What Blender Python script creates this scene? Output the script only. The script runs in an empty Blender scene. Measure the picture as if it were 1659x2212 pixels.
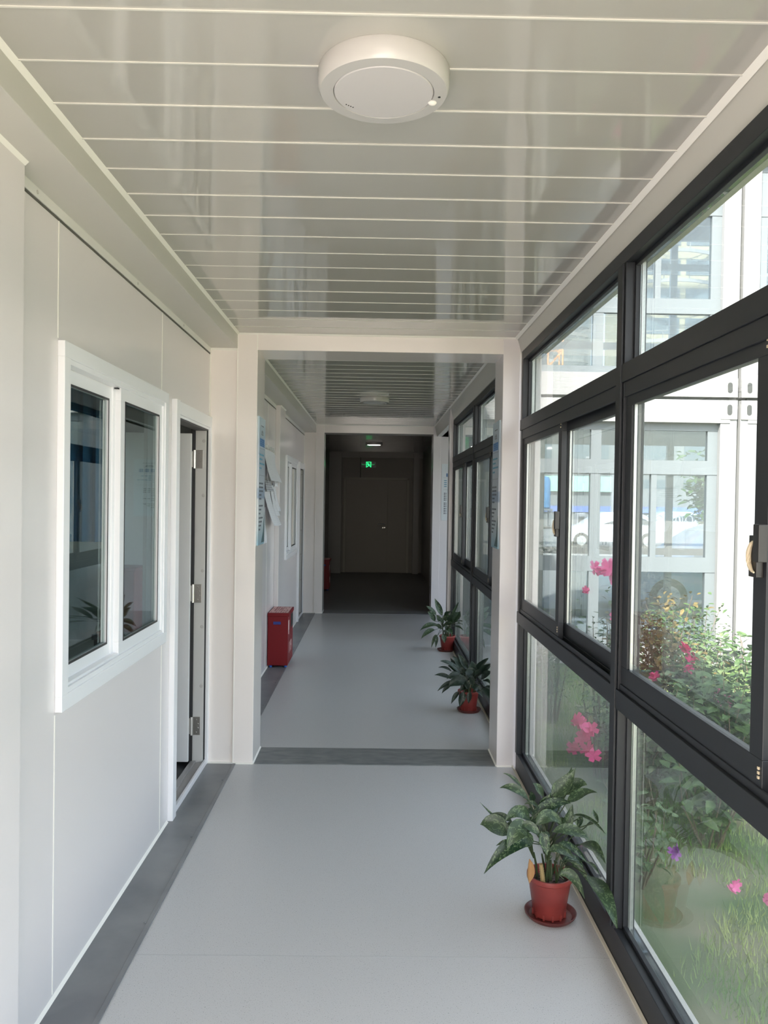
import bpy, bmesh, math, random
from mathutils import Matrix, Vector, noise

# ------------------------------------------------------------------ scene, camera, light, exposure
S = bpy.context.scene
COL = S.collection
PI = math.pi
S.view_settings.view_transform = 'Standard'
S.view_settings.look = 'None'
S.view_settings.gamma = 1.0
S.view_settings.use_curve_mapping = False
S.view_settings.exposure = 2.24
S.cycles.transparent_max_bounces = 32
S.cycles.max_bounces = 14
S.cycles.diffuse_bounces = 7
S.cycles.glossy_bounces = 6
S.cycles.use_denoising = True
S.cycles.sample_clamp_indirect = 8.0
S.cycles.caustics_reflective = False
S.cycles.caustics_refractive = False

CAM_H = 1.54
cam_data = bpy.data.cameras.new('camera')
cam_data.sensor_fit = 'VERTICAL'
cam_data.sensor_height = 24.0
cam_data.lens = 24.0 * 1700.0 / 2212.0
cam_data.clip_start = 0.02
cam_data.clip_end = 600
cam = bpy.data.objects.new('camera', cam_data)
COL.objects.link(cam)
cam.matrix_world = (Matrix.Translation((0, 0, CAM_H)) @ Matrix.Rotation(-0.01175, 4, 'Z')
                    @ Matrix.Rotation(PI / 2 - 0.0154, 4, 'X') @ Matrix.Rotation(0.0151, 4, 'Z'))
S.camera = cam

world = bpy.data.worlds.new('sky')
S.world = world
world.use_nodes = True
wn = world.node_tree
wn.nodes.clear()
w_out = wn.nodes.new('ShaderNodeOutputWorld')
w_bg = wn.nodes.new('ShaderNodeBackground')
w_sky = wn.nodes.new('ShaderNodeTexSky')
w_sky.sky_type = 'NISHITA'
w_sky.sun_disc = False
w_sky.sun_elevation = math.radians(45)
w_sky.sun_rotation = math.radians(192)
w_sky.air_density = 1.0
w_sky.dust_density = 3.5
w_sky.ozone_density = 1.0
w_mix = wn.nodes.new('ShaderNodeMixRGB')
w_mix.blend_type = 'MIX'
w_mix.inputs['Fac'].default_value = 0.45
w_mix.inputs['Color2'].default_value = (5.2, 5.6, 6.1, 1)
w_bg.inputs['Strength'].default_value = 0.20
wn.links.new(w_sky.outputs[0], w_mix.inputs['Color1'])
wn.links.new(w_mix.outputs[0], w_bg.inputs['Color'])
wn.links.new(w_bg.outputs[0], w_out.inputs['Surface'])

sun_data = bpy.data.lights.new('sun', 'SUN')
sun_data.energy = 6.4
sun_data.angle = math.radians(1.2)
sun_data.color = (1.0, 0.90, 0.78)
sun = bpy.data.objects.new('sun', sun_data)
COL.objects.link(sun)
sd = Vector((-0.45, -0.80, 0.92)).normalized()
sun.rotation_euler = sd.to_track_quat('Z', 'Y').to_euler()
sun.location = sd * 30

# ------------------------------------------------------------------ helpers
def bx(bm, x0, x1, y0, y1, z0, z1, M=None, bevel=0.0):
    vs = []
    for x in (min(x0, x1), max(x0, x1)):
        for y in (min(y0, y1), max(y0, y1)):
            for z in (min(z0, z1), max(z0, z1)):
                p = Vector((x, y, z))
                vs.append(bm.verts.new(M @ p if M else p))
    q = [(0, 1, 3, 2), (4, 6, 7, 5), (0, 4, 5, 1), (2, 3, 7, 6), (0, 2, 6, 4), (1, 5, 7, 3)]
    fs = [bm.faces.new([vs[i] for i in f]) for f in q]
    if bevel > 0:
        es = list({e for f in fs for e in f.edges})
        bmesh.ops.bevel(bm, geom=es, offset=bevel, segments=2, affect='EDGES', profile=0.5)
    return fs

def lathe(bm, prof, c=(0, 0, 0), n=40, M=None, cap0=True, cap1=True):
    rings = []
    for r, z in prof:
        ring = []
        for i in range(n):
            a = 2 * PI * i / n
            p = Vector((c[0] + r * math.cos(a), c[1] + r * math.sin(a), c[2] + z))
            ring.append(bm.verts.new(M @ p if M else p))
        rings.append(ring)
    for a, b in zip(rings, rings[1:]):
        for i in range(n):
            j = (i + 1) % n
            bm.faces.new((a[i], a[j], b[j], b[i]))
    if cap0: bm.faces.new(rings[0][::-1])
    if cap1: bm.faces.new(rings[-1])

def tube(bm, pts, radii, n=7, cap=True):
    pts = [Vector(p) for p in pts]
    if not isinstance(radii, (list, tuple)): radii = [radii] * len(pts)
    rings = []
    up = Vector((0.13, 0.21, 1)).normalized()
    for i, p in enumerate(pts):
        t = (pts[min(i + 1, len(pts) - 1)] - pts[max(i - 1, 0)]).normalized()
        a = t.cross(up)
        if a.length < 1e-3: a = t.cross(Vector((1, 0, 0)))
        a.normalize(); b = t.cross(a).normalized()
        rings.append([bm.verts.new(p + (a * math.cos(2 * PI * k / n) + b * math.sin(2 * PI * k / n)) * radii[i]) for k in range(n)])
    for r0, r1 in zip(rings, rings[1:]):
        for k in range(n):
            bm.faces.new((r0[k], r0[(k + 1) % n], r1[(k + 1) % n], r1[k]))
    if cap:
        bm.faces.new(rings[0][::-1]); bm.faces.new(rings[-1])

def prism(bm, outline, axis, a0, a1):
    """extrude a 2D outline along an axis ('x','y','z')"""
    def P(u, v, a):
        return {'x': (a, u, v), 'y': (u, a, v), 'z': (u, v, a)}[axis]
    A = [bm.verts.new(P(u, v, a0)) for u, v in outline]
    B = [bm.verts.new(P(u, v, a1)) for u, v in outline]
    n = len(outline)
    bm.faces.new(A[::-1]); bm.faces.new(B)
    for i in range(n):
        bm.faces.new((A[i], A[(i + 1) % n], B[(i + 1) % n], B[i]))

def obj(name, bm, m, parent=None, smooth=False):
    bmesh.ops.recalc_face_normals(bm, faces=bm.faces)
    me = bpy.data.meshes.new(name)
    bm.to_mesh(me); bm.free()
    if m: me.materials.append(m)
    if smooth:
        for p in me.polygons: p.use_smooth = True
        try: me.set_sharp_from_angle(angle=math.radians(35))
        except Exception: pass
    o = bpy.data.objects.new(name, me)
    COL.objects.link(o)
    if parent:
        o.parent = parent
        o.matrix_parent_inverse = Matrix.Translation(-parent.location) if parent.type == 'EMPTY' else Matrix()
    return o

def tag(o, label=None, cat=None, group=None, kind=None):
    if label: o['label'] = label
    if cat: o['category'] = cat
    if group: o['group'] = group
    if kind: o['kind'] = kind
    return o

def empty(name, loc=(0, 0, 0)):
    o = bpy.data.objects.new(name, None)
    o.empty_display_size = 0.1
    COL.objects.link(o)
    o.location = loc
    return o

def thing(name, label, cat, loc=(0, 0, 0), group=None):
    return tag(empty(name, loc), label, cat, group)

def struct(name, bm, m, parent=None, label=None):
    o = obj(name, bm, m, parent)
    if parent is None:
        o['kind'] = 'structure'
        if label: o['label'] = label
    return o

def sroot(name, loc=(0, 0, 0), label=None):
    return tag(empty(name, loc), label=label, kind='structure')

def copy_tree(root, loc, label=None, group=None):
    r = root.copy(); COL.objects.link(r); r.location = loc
    if label: r['label'] = label
    if group: r['group'] = group
    for ch in list(root.children):
        c = ch.copy(); COL.objects.link(c); c.parent = r
        for g in list(ch.children):
            d = g.copy(); COL.objects.link(d); d.parent = c
    return r

def box(name, x0, x1, y0, y1, z0, z1, m, parent=None, bevel=0.0):
    bm = bmesh.new(); bx(bm, x0, x1, y0, y1, z0, z1, bevel=bevel)
    return obj(name, bm, m, parent)

# ------------------------------------------------------------------ materials
def mat(name, color, rough=0.5, metal=0.0, spec=0.5, emit=None, estr=0.0, coat=0.0):
    m = bpy.data.materials.new(name); m.use_nodes = True
    b = m.node_tree.nodes['Principled BSDF']
    b.inputs['Base Color'].default_value = (*color, 1)
    b.inputs['Roughness'].default_value = rough
    b.inputs['Metallic'].default_value = metal
    b.inputs['Specular IOR Level'].default_value = spec
    b.inputs['Coat Weight'].default_value = coat
    if emit:
        b.inputs['Emission Color'].default_value = (*emit, 1)
        b.inputs['Emission Strength'].default_value = estr
    return m

def N(m, t, **kw):
    n = m.node_tree.nodes.new(t)
    for k, v in kw.items():
        if hasattr(n, k): setattr(n, k, v)
        else: n.inputs[k].default_value = v
    return n

def L(m, a, b): m.node_tree.links.new(a, b)
def bsdf(m): return m.node_tree.nodes['Principled BSDF']

def add_noise(m, c1, c2, scale=5.0, detail=4.0, lo=0.35, hi=0.65, coords='Object', vscale=None, rough=0.5):
    tc = N(m, 'ShaderNodeTexCoord')
    src = tc.outputs[coords]
    if vscale:
        mp = N(m, 'ShaderNodeMapping'); mp.inputs['Scale'].default_value = vscale
        L(m, src, mp.inputs['Vector']); src = mp.outputs[0]
    nz = N(m, 'ShaderNodeTexNoise', Scale=scale, Detail=detail, Roughness=rough)
    L(m, src, nz.inputs['Vector'])
    cr = N(m, 'ShaderNodeValToRGB')
    cr.color_ramp.elements[0].position = lo; cr.color_ramp.elements[0].color = (*c1, 1)
    cr.color_ramp.elements[1].position = hi; cr.color_ramp.elements[1].color = (*c2, 1)
    L(m, nz.outputs['Fac'], cr.inputs['Fac'])
    L(m, cr.outputs['Color'], bsdf(m).inputs['Base Color'])
    return nz, cr, src

def add_bump(m, scale, strength, dist=0.002, detail=2.0, vscale=None):
    tc = N(m, 'ShaderNodeTexCoord'); src = tc.outputs['Object']
    if vscale:
        mp = N(m, 'ShaderNodeMapping'); mp.inputs['Scale'].default_value = vscale
        L(m, src, mp.inputs['Vector']); src = mp.outputs[0]
    nz = N(m, 'ShaderNodeTexNoise', Scale=scale, Detail=detail)
    L(m, src, nz.inputs['Vector'])
    bp = N(m, 'ShaderNodeBump', Strength=strength, Distance=dist)
    L(m, nz.outputs['Fac'], bp.inputs['Height'])
    L(m, bp.outputs['Normal'], bsdf(m).inputs['Normal'])

M_wall = mat('panel_wall', (0.745, 0.705, 0.70), 0.24)
add_bump(M_wall, 1.6, 0.25, 0.004)
M_frame = mat('cross_frame_steel', (0.84, 0.785, 0.745), 0.12)
add_bump(M_frame, 1.6, 0.15, 0.003)
M_ceil = mat('ceiling_panel', (0.46, 0.448, 0.412), 0.05, spec=0.7)
add_bump(M_ceil, 2.2, 0.30, 0.004, vscale=(1.6, 0.9, 1))
M_beam = mat('beam_steel', (0.56, 0.545, 0.50), 0.35)
M_caulk = mat('caulk', (0.86, 0.84, 0.78), 0.5)
M_track = mat('top_track', (0.74, 0.73, 0.69), 0.35)
M_white = mat('white_upvc', (0.84, 0.84, 0.86), 0.28)
M_gasket = mat('black_gasket', (0.02, 0.02, 0.022), 0.5)
M_black = mat('charcoal_aluminium', (0.019, 0.021, 0.025), 0.42, spec=0.35)
M_alu = mat('aluminium_spacer', (0.62, 0.62, 0.60), 0.35, 0.6)
M_steel = mat('steel', (0.62, 0.60, 0.56), 0.3, 0.9)
M_dark = mat('dark_plastic', (0.015, 0.014, 0.013), 0.35)
M_brass = mat('latch_cream', (0.62, 0.52, 0.36), 0.35)
M_doorleaf = mat('door_leaf', (0.85, 0.84, 0.84), 0.4)
M_fardoor = mat('grey_door', (0.30, 0.28, 0.24), 0.45)

M_floor = mat('vinyl_floor', (0.45, 0.47, 0.48), 0.33)
nz, cr, src = add_noise(M_floor, (0.395, 0.40, 0.40), (0.475, 0.475, 0.475), 520, 3, 0.36, 0.52)
nz2 = N(M_floor, 'ShaderNodeTexNoise', Scale=260.0, Detail=2.0)
L(M_floor, src, nz2.inputs['Vector'])
cr2 = N(M_floor, 'ShaderNodeValToRGB')
cr2.color_ramp.elements[0].position = 0.30; cr2.color_ramp.elements[0].color = (0.42, 0.42, 0.42, 1)
cr2.color_ramp.elements[1].position = 0.37; cr2.color_ramp.elements[1].color = (1, 1, 1, 1)
L(M_floor, nz2.outputs['Fac'], cr2.inputs['Fac'])
mx = N(M_floor, 'ShaderNodeMixRGB', blend_type='MULTIPLY'); mx.inputs['Fac'].default_value = 1
L(M_floor, cr.outputs['Color'], mx.inputs['Color1']); L(M_floor, cr2.outputs['Color'], mx.inputs['Color2'])
L(M_floor, mx.outputs['Color'], bsdf(M_floor).inputs['Base Color'])
add_bump(M_floor, 3.0, 0.12, 0.003)

M_strip = mat('grey_steel_strip', (0.16, 0.165, 0.175), 0.38)
add_noise(M_strip, (0.14, 0.145, 0.155), (0.20, 0.205, 0.21), 4, 5)
M_plate = mat('threshold_plate', (0.17, 0.18, 0.18), 0.4)
add_noise(M_plate, (0.125, 0.135, 0.14), (0.215, 0.22, 0.22), 9, 6, 0.35, 0.7, vscale=(1, 2.5, 1))

def glass_mat(name, tint=(0.93, 0.965, 0.95), f0=0.045, gain=1.0, film=0.0, film_col=(0.55, 0.6, 0.58)):
    m = bpy.data.materials.new(name); m.use_nodes = True
    nt = m.node_tree; nt.nodes.clear()
    out = N(m, 'ShaderNodeOutputMaterial')
    tr = N(m, 'ShaderNodeBsdfTransparent'); tr.inputs['Color'].default_value = (*tint, 1)
    gl = N(m, 'ShaderNodeBsdfGlossy'); gl.inputs['Roughness'].default_value = 0.0
    gl.inputs['Color'].default_value = (0.93, 0.97, 0.96, 1)
    geo = N(m, 'ShaderNodeNewGeometry')
    dot = N(m, 'ShaderNodeVectorMath', operation='DOT_PRODUCT')
    L(m, geo.outputs['Incoming'], dot.inputs[0]); L(m, geo.outputs['Normal'], dot.inputs[1])
    ab = N(m, 'ShaderNodeMath', operation='ABSOLUTE'); L(m, dot.outputs['Value'], ab.inputs[0])
    om = N(m, 'ShaderNodeMath', operation='SUBTRACT'); om.inputs[0].default_value = 1; L(m, ab.outputs[0], om.inputs[1])
    pw = N(m, 'ShaderNodeMath', operation='POWER'); L(m, om.outputs[0], pw.inputs[0]); pw.inputs[1].default_value = 5
    ma = N(m, 'ShaderNodeMath', operation='MULTIPLY_ADD'); L(m, pw.outputs[0], ma.inputs[0])
    ma.inputs[1].default_value = (1 - f0) * gain; ma.inputs[2].default_value = f0 * gain
    ma.use_clamp = True
    ms = N(m, 'ShaderNodeMixShader')
    L(m, ma.outputs[0], ms.inputs[0]); L(m, tr.outputs[0], ms.inputs[1]); L(m, gl.outputs[0], ms.inputs[2])
    last = ms.outputs[0]
    if film > 0:   # dust film on the pane
        df = N(m, 'ShaderNodeBsdfDiffuse'); df.inputs['Color'].default_value = (*film_col, 1)
        tc = N(m, 'ShaderNodeTexCoord')
        mp = N(m, 'ShaderNodeMapping'); mp.inputs['Scale'].default_value = (3, 3, 0.5)
        L(m, tc.outputs['Object'], mp.inputs['Vector'])
        nz = N(m, 'ShaderNodeTexNoise', Scale=2.2, Detail=5.0); L(m, mp.outputs[0], nz.inputs['Vector'])
        mr = N(m, 'ShaderNodeMapRange'); L(m, nz.outputs['Fac'], mr.inputs['Value'])
        mr.inputs['From Min'].default_value = 0.35; mr.inputs['From Max'].default_value = 0.75
        mr.inputs['To Min'].default_value = film * 0.5; mr.inputs['To Max'].default_value = film * 1.6
        m2 = N(m, 'ShaderNodeMixShader')
        L(m, mr.outputs[0], m2.inputs[0]); L(m, last, m2.inputs[1]); L(m, df.outputs[0], m2.inputs[2])
        last = m2.outputs[0]
    L(m, last, out.inputs['Surface'])
    return m

M_glass = glass_mat('window_glass', (0.87, 0.90, 0.89), 0.055, 1.15, 0.035)
M_glass_far = glass_mat('wing_glass', (0.72, 0.77, 0.81), 0.06, 1.3, 0.02)
M_glass_room = glass_mat('room_glass', (0.80, 0.88, 0.87), 0.05, 1.2, 0.0)

def leaf_mat(name, base, pale, edge=True, amount=0.5, rough=0.38, scale=14, seed=0):
    m = mat(name, base, rough)
    uv = N(m, 'ShaderNodeUVMap')
    mp = N(m, 'ShaderNodeMapping'); mp.inputs['Scale'].default_value = (1.0, 1.0, 1.0)
    L(m, uv.outputs[0], mp.inputs['Vector'])
    nz = N(m, 'ShaderNodeTexNoise', Scale=scale / 5.0, Detail=3.5, Roughness=0.6, Distortion=1.3)
    L(m, mp.outputs[0], nz.inputs['Vector'])
    cr = N(m, 'ShaderNodeValToRGB')
    cr.color_ramp.elements[0].position = 0.545 - 0.08 * amount; cr.color_ramp.elements[0].color = (*base, 1)
    cr.color_ramp.elements[1].position = 0.60 - 0.08 * amount; cr.color_ramp.elements[1].color = (*pale, 1)
    L(m, nz.outputs['Fac'], cr.inputs['Fac'])
    geo = N(m, 'ShaderNodeNewGeometry')
    mx = N(m, 'ShaderNodeMixRGB'); mx.inputs['Color2'].default_value = (pale[0] * .8, pale[1] * .8, pale[2] * .85, 1)
    ml = N(m, 'ShaderNodeMath', operation='MULTIPLY'); ml.inputs[1].default_value = 0.28 if edge else 0.2
    L(m, geo.outputs['Backfacing'], ml.inputs[0]); L(m, ml.outputs[0], mx.inputs['Fac'])
    L(m, cr.outputs['Color'], mx.inputs['Color1'])
    L(m, mx.outputs['Color'], bsdf(m).inputs['Base Color'])
    b = bsdf(m)
    b.inputs['Subsurface Weight'].default_value = 0.0
    tl = N(m, 'ShaderNodeBsdfTranslucent'); L(m, mx.outputs['Color'], tl.inputs['Color'])
    ms = N(m, 'ShaderNodeMixShader'); ms.inputs[0].default_value = 0.22
    o = m.node_tree.nodes['Material Output']
    L(m, b.outputs[0], ms.inputs[1]); L(m, tl.outputs[0], ms.inputs[2]); L(m, ms.outputs[0], o.inputs['Surface'])
    return m

M_leaf = leaf_mat('variegated_leaf', (0.010, 0.032, 0.013), (0.12, 0.175, 0.085), amount=0.2, rough=0.42)
M_leaf_dark = leaf_mat('dark_leaf', (0.006, 0.018, 0.009), (0.045, 0.07, 0.045), amount=0.2, rough=0.42)
M_leaf_yellow = mat('withered_leaf', (0.34, 0.19, 0.08), 0.6)
M_stem = mat('plant_stem', (0.035, 0.055, 0.022), 0.5)
M_soil = mat('soil', (0.03, 0.02, 0.015), 0.9)
add_noise(M_soil, (0.015, 0.01, 0.008), (0.09, 0.06, 0.045), 60, 4)
M_pot = mat('red_pot', (0.20, 0.035, 0.03), 0.36)
add_noise(M_pot, (0.17, 0.026, 0.024), (0.235, 0.040, 0.034), 9, 4)
M_saucer = mat('dark_red_saucer', (0.10, 0.02, 0.018), 0.36)
# ------------------------------------------------------------------ levels
ZC1, ZB1 = 2.486, 2.398      # near module: ceiling, underside of beams
ZC2, ZB2 = 2.54, 2.43        # far modules
XL, XR = -0.96, 0.825        # wall plane, glazing plane
F1a, F1b = 4.54, 4.84        # first cross frame
F2a, F2b = 10.58, 10.90      # second cross frame
YEND = 16.60
YB = -1.03

# ------------------------------------------------------------------ floor
bm = bmesh.new()
bx(bm, XL - 0.02, XR + 0.02, YB, F1a, -0.08, 0.0)
bx(bm, XL - 0.02, XR + 0.02, F1a, F2a, -0.08, 0.0)
struct('floor', bm, M_floor)
bm = bmesh.new()
bx(bm, XL - 0.02, 1.0, F2a, YEND + 0.1, -0.08, 0.0)
M_hallfloor_shaded = mat('hall_floor_shaded', (0.13, 0.125, 0.12), 0.4)  # shaded copies: the hall's dimness is put into the floor and wall colours
M_hallwall_shaded = mat('hall_wall_shaded', (0.26, 0.25, 0.23), 0.4)
struct('floor_2', bm, M_hallfloor_shaded)
bm = bmesh.new(); bx(bm, -0.775, 0.82, 2.629, 2.631, 0.0, 0.0004)
struct('trim_1', bm, mat('floor_seam', (0.36, 0.365, 0.37), 0.5))

def strip(y0, y1, name):
    bm = bmesh.new()
    bx(bm, XL, -0.785, y0, y1, 0.0, 0.004)
    bx(bm, -0.800, -0.782, y0, y1, 0.0, 0.0065, bevel=0.002)
    y = y0 + 0.25
    while y < y1:
        lathe(bm, [(0.005, 0), (0.004, 0.002)], (-0.805, y, 0.006), 10)
        y += 0.72
    return struct(name, bm, M_strip)
strip(YB, F1a - 0.01, 'trim_2'); strip(F1b, F2a - 0.01, 'trim_3')
bm = bmesh.new(); bx(bm, -0.685, 0.73, F1a, F1b, 0.0, 0.004, bevel=0.001)
struct('threshold_1', bm, M_plate)
bm = bmesh.new(); bx(bm, -0.69, 0.77, F2a, F2b, 0.0, 0.004)
struct('threshold_2', bm, M_strip)
bm = bmesh.new()
for y0, y1 in ((YB, 3.70), (4.60, F1a), (F1b, 9.78)):
    if y1 > y0: prism(bm, [(XL, 0.0), (XL + 0.012, 0.0), (XL, 0.014)], 'y', y0, y1)
struct('baseboard_left', bm, M_caulk)
bm = bmesh.new()
bx(bm, XR - 0.008, XR + 0.002, YB, F1a, 0.0, 0.008)
bx(bm, XR - 0.008, XR + 0.002, F1b, 8.40, 0.0, 0.008)
struct('baseboard_right', bm, mat('cream_caulk', (0.62, 0.58, 0.48), 0.5))

# ------------------------------------------------------------------ left wall with window and door openings
WT = 0.075
def wall_open(y0, y1, z1, holes):
    """panels of the left wall between y0 and y1, holes = (ya, yb, za, zb)"""
    bm = bmesh.new()
    ys = y0
    for ya, yb, za, zb in sorted(holes):
        if ya > ys: bx(bm, XL - WT, XL, ys, ya, 0, z1)
        if za > 0: bx(bm, XL - WT, XL, ya, yb, 0, za)
        bx(bm, XL - WT, XL, ya, yb, zb, z1)
        ys = yb
    bx(bm, XL - WT, XL, ys, y1, 0, z1)
    return bm
struct('wall_left', wall_open(YB, F1a + 0.02, 2.50, [(2.42, 3.53, 0.93, 1.96), (3.775, 4.515, 0.0, 1.955)]), M_wall)
struct('wall_left_2', wall_open(F1b, F2a + 0.02, 2.56, [(8.44, 9.56, 0.93, 1.96), (9.855, 10.525, 0.0, 1.955)]), M_wall)
struct('wall_left_3', wall_open(F2b, YEND, 2.56, []), M_hallwall_shaded)
# panel joints, raised slightly
bm = bmesh.new()
for y in (1.23, 2.384, 3.535):
    bx(bm, XL, XL + 0.0015, y - 0.0022, y + 0.0022, 2.012 if y > 3.5 or y > 2.3 else 0, 2.362)
for y in (2.384, 3.575):
    bx(bm, XL, XL + 0.0015, y - 0.0022, y + 0.0022, 0.02, 0.872)
for y in (6.05, 7.02, 8.33):
    bx(bm, XL, XL + 0.0015, y - 0.0022, y + 0.0022, 0.02, ZB2 - 0.03)
struct('trim_4', bm, M_caulk)
# top track with screws
bm = bmesh.new()
bx(bm, XL, XL + 0.006, YB, F1a, 2.368, ZB1)
bx(bm, XL, XL + 0.006, F1b, F2a, 2.395, ZB2)
struct('trim_5', bm, M_track)
bm = bmesh.new()
bx(bm, XL, XL + 0.003, YB, F1a, 2.361, 2.3675)
bx(bm, XL, XL + 0.003, F1b, F2a, 2.388, 2.3945)
struct('trim_6', bm, mat('track_gap', (0.10, 0.095, 0.08), 0.7))
RY = Matrix.Rotation(PI / 2, 4, 'Y')
for y in (0.9, 2.22, 3.15, 3.9):
    bm = bmesh.new()
    lathe(bm, [(0.006, 0), (0.006, 0.001), (0.003, 0.003)], (0, 0, 0), 12, Matrix.Translation((XL + 0.006, y, 2.384)) @ RY)
    o = obj('track_screw', bm, M_steel)
    lab = {0.9: 'small screw in the wall top track before the first panel joint', 2.22: 'small steel screw in the top track above the left edge of the large sliding window',
           3.15: 'small steel screw in the top track above the middle of the large sliding window', 3.9: 'small steel screw in the top track above the near open door'}[y]
    tag(o, lab, 'screw', 'screws in the wall top track')

# pilasters on the left wall
def pilaster(name, y0, y1, zt):
    bm = bmesh.new(); bx(bm, XL, XL + 0.045, y0, y1, 0, zt, bevel=0.003)
    struct(name, bm, M_wall)
pilaster('pillar_1', 1.50, 2.055, ZB1); pilaster('pillar_2', 7.55, 7.98, ZB2)
bm = bmesh.new()
for y0, y1, z in ((1.50, 2.055, ZB1), (7.55, 7.98, ZB2)):
    prism(bm, [(XL + 0.045, z), (XL + 0.055, z), (XL + 0.045, z - 0.010)], 'y', y0, y1)
struct('trim_7', bm, M_caulk)

# ------------------------------------------------------------------ ceilings made of plank panels
def ceiling(name, x0, x1, y0, y1, z, first, pitch=0.1872, m=None):
    bm = bmesh.new()
    ys = [y0]
    y = first
    while y > y0 + pitch: y -= pitch
    while y < y1:
        if y > y0 + 0.01: ys.append(y)
        y += pitch
    ys.append(y1)
    rnd = random.Random(5)
    for a, b in zip(ys, ys[1:]):
        t0, t1 = rnd.uniform(-.0006, .0006), rnd.uniform(-.0006, .0006)
        vs = [bm.verts.new(p) for p in ((x0, a, z + t0), (x1, a, z + t0), (x1, b, z + t1), (x0, b, z + t1),
                                        (x0, a, z + .05), (x1, a, z + .05), (x1, b, z + .05), (x0, b, z + .05))]
        for f in ((0, 1, 2, 3), (7, 6, 5, 4), (0, 4, 5, 1), (1, 5, 6, 2), (2, 6, 7, 3), (3, 7, 4, 0)):
            bm.faces.new([vs[i] for i in f])
    struct(name, bm, m or M_ceil)
    bm = bmesh.new()
    for a in ys[1:-1]:
        bx(bm, x0, x1, a - 0.0022, a + 0.0022, z - 0.0022, z + 0.002)
    return bm
bm1 = ceiling('ceiling', -0.97, 0.98, YB, F1a, ZC1, 1.736)
struct('trim_8', bm1, mat('plank_joint', (0.66, 0.65, 0.60), 0.35))
bm2 = ceiling('ceiling_2', -0.97, 0.98, F1b, F2a, ZC2, 4.95)
struct('trim_9', bm2, bpy.data.materials['plank_joint'])
bm3 = ceiling('ceiling_3', -0.97, 1.0, F2b, YEND, ZC2, 11.0, m=mat('hall_ceiling_shaded', (0.22, 0.21, 0.19), 0.15))  # planks coloured darker to carry the hall's shade
struct('trim_10', bm3, bpy.data.materials['hall_ceiling_shaded'])

def prism_cove(bm, x, z, s, y0, y1, w=0.012):
    prism(bm, [(x, z), (x + s * w, z), (x, z - w)], 'y', y0, y1)
# side beams
bm = bmesh.new(); bx(bm, XL - 0.05, -0.80, YB, F1a, ZB1, ZC1, bevel=0.002); struct('beam_left', bm, M_beam)
bm = bmesh.new(); bx(bm, XL - 0.05, -0.80, F1b, F2a, ZB2, ZC2, bevel=0.002); struct('beam_left_2', bm, M_beam)
bm = bmesh.new(); prism(bm, [(0.806, ZC1), (0.832, ZB1), (0.98, ZB1), (0.98, ZC1)], 'y', YB, F1a); struct('beam_right', bm, M_beam)
bm = bmesh.new(); prism(bm, [(0.790, ZC2), (0.822, ZB2 - 0.03), (0.98, ZB2 - 0.03), (0.98, ZC2)], 'y', F1b, F2a); struct('beam_right_2', bm, M_beam)
bm = bmesh.new()
prism_cove(bm, -0.80, ZC1, 1, YB, F1a); prism_cove(bm, 0.806, ZC1, -1, YB, F1a, 0.014)
prism_cove(bm, -0.80, ZC2, 1, F1b, F2a); prism_cove(bm, 0.79, ZC2, -1, F1b, F2a)
struct('trim_11', bm, M_caulk)

# ------------------------------------------------------------------ cross frames
def cross_frame(n, y0, y1, xl, xr, zh, zc, xr_out=0.95):
    bm = bmesh.new(); bx(bm, XL - 0.02, -0.80, y0 + 0.012, y1, 0, zc)
    bx(bm, -0.80, xl, y0, y1, 0, zc, bevel=0.003)
    struct('column_left' + n, bm, M_frame)
    bm = bmesh.new(); bx(bm, xr, xr + 0.10, y0, y1, 0, zc, bevel=0.003)
    bx(bm, xr + 0.10, xr_out, y0 + 0.004, y1, 0, zc)
    struct('column_right' + n, bm, M_wall)
    bm = bmesh.new(); bx(bm, xl - 0.02, xr + 0.02, y0 + 0.002, y1, zh, zc, bevel=0.002)
    struct('header' + n, bm, M_frame)
    bm = bmesh.new()
    prism(bm, [(y0, zc), (y0 - 0.010, zc), (y0, zc - 0.010)], 'x', -0.80, 0.806)
    for x in (-0.80, xl - 0.002):
        bx(bm, x - 0.003, x + 0.003, y0 - 0.0015, y0 + 0.003, zh if x > -0.79 else 0.0, zc)
    prism(bm, [(y0 + 0.012, zc - 0.088), (y0 - 0.0, zc - 0.088), (y0 + 0.012, zc - 0.10)], 'x', XL, -0.80)
    for x, s in ((xl, 1), (xr, -1)):
        prism(bm, [(x, 0.0), (x + s * 0.010, 0.0), (x, 0.012)], 'y', y0, y1)
    bx(bm, XL, XL + 0.006, y0 + 0.004, y0 + 0.012, 0.0, zc - 0.09)
    bx(bm, XL, xl, y0 - 0.006, y0 + 0.012, 0.0, 0.008); bx(bm, xr, XR, y0 - 0.006, y0 + 0.004, 0.0, 0.008)
    struct('trim_frame' + n, bm, M_caulk)
cross_frame('', F1a, F1b, -0.685, 0.728, 2.39, ZC1)
cross_frame('_2', F2a, F2b, -0.69, 0.775, ZB2, ZC2, 0.885)
# roof slabs so that no sky light comes in from above
bm = bmesh.new()
bx(bm, -4.6, 0.98, YB - 0.2, F1b, 2.56, 2.9)
bx(bm, -4.6, 0.98, F1b, YEND + 0.4, 2.60, 2.9)
struct('roof', bm, M_wall)

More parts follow.
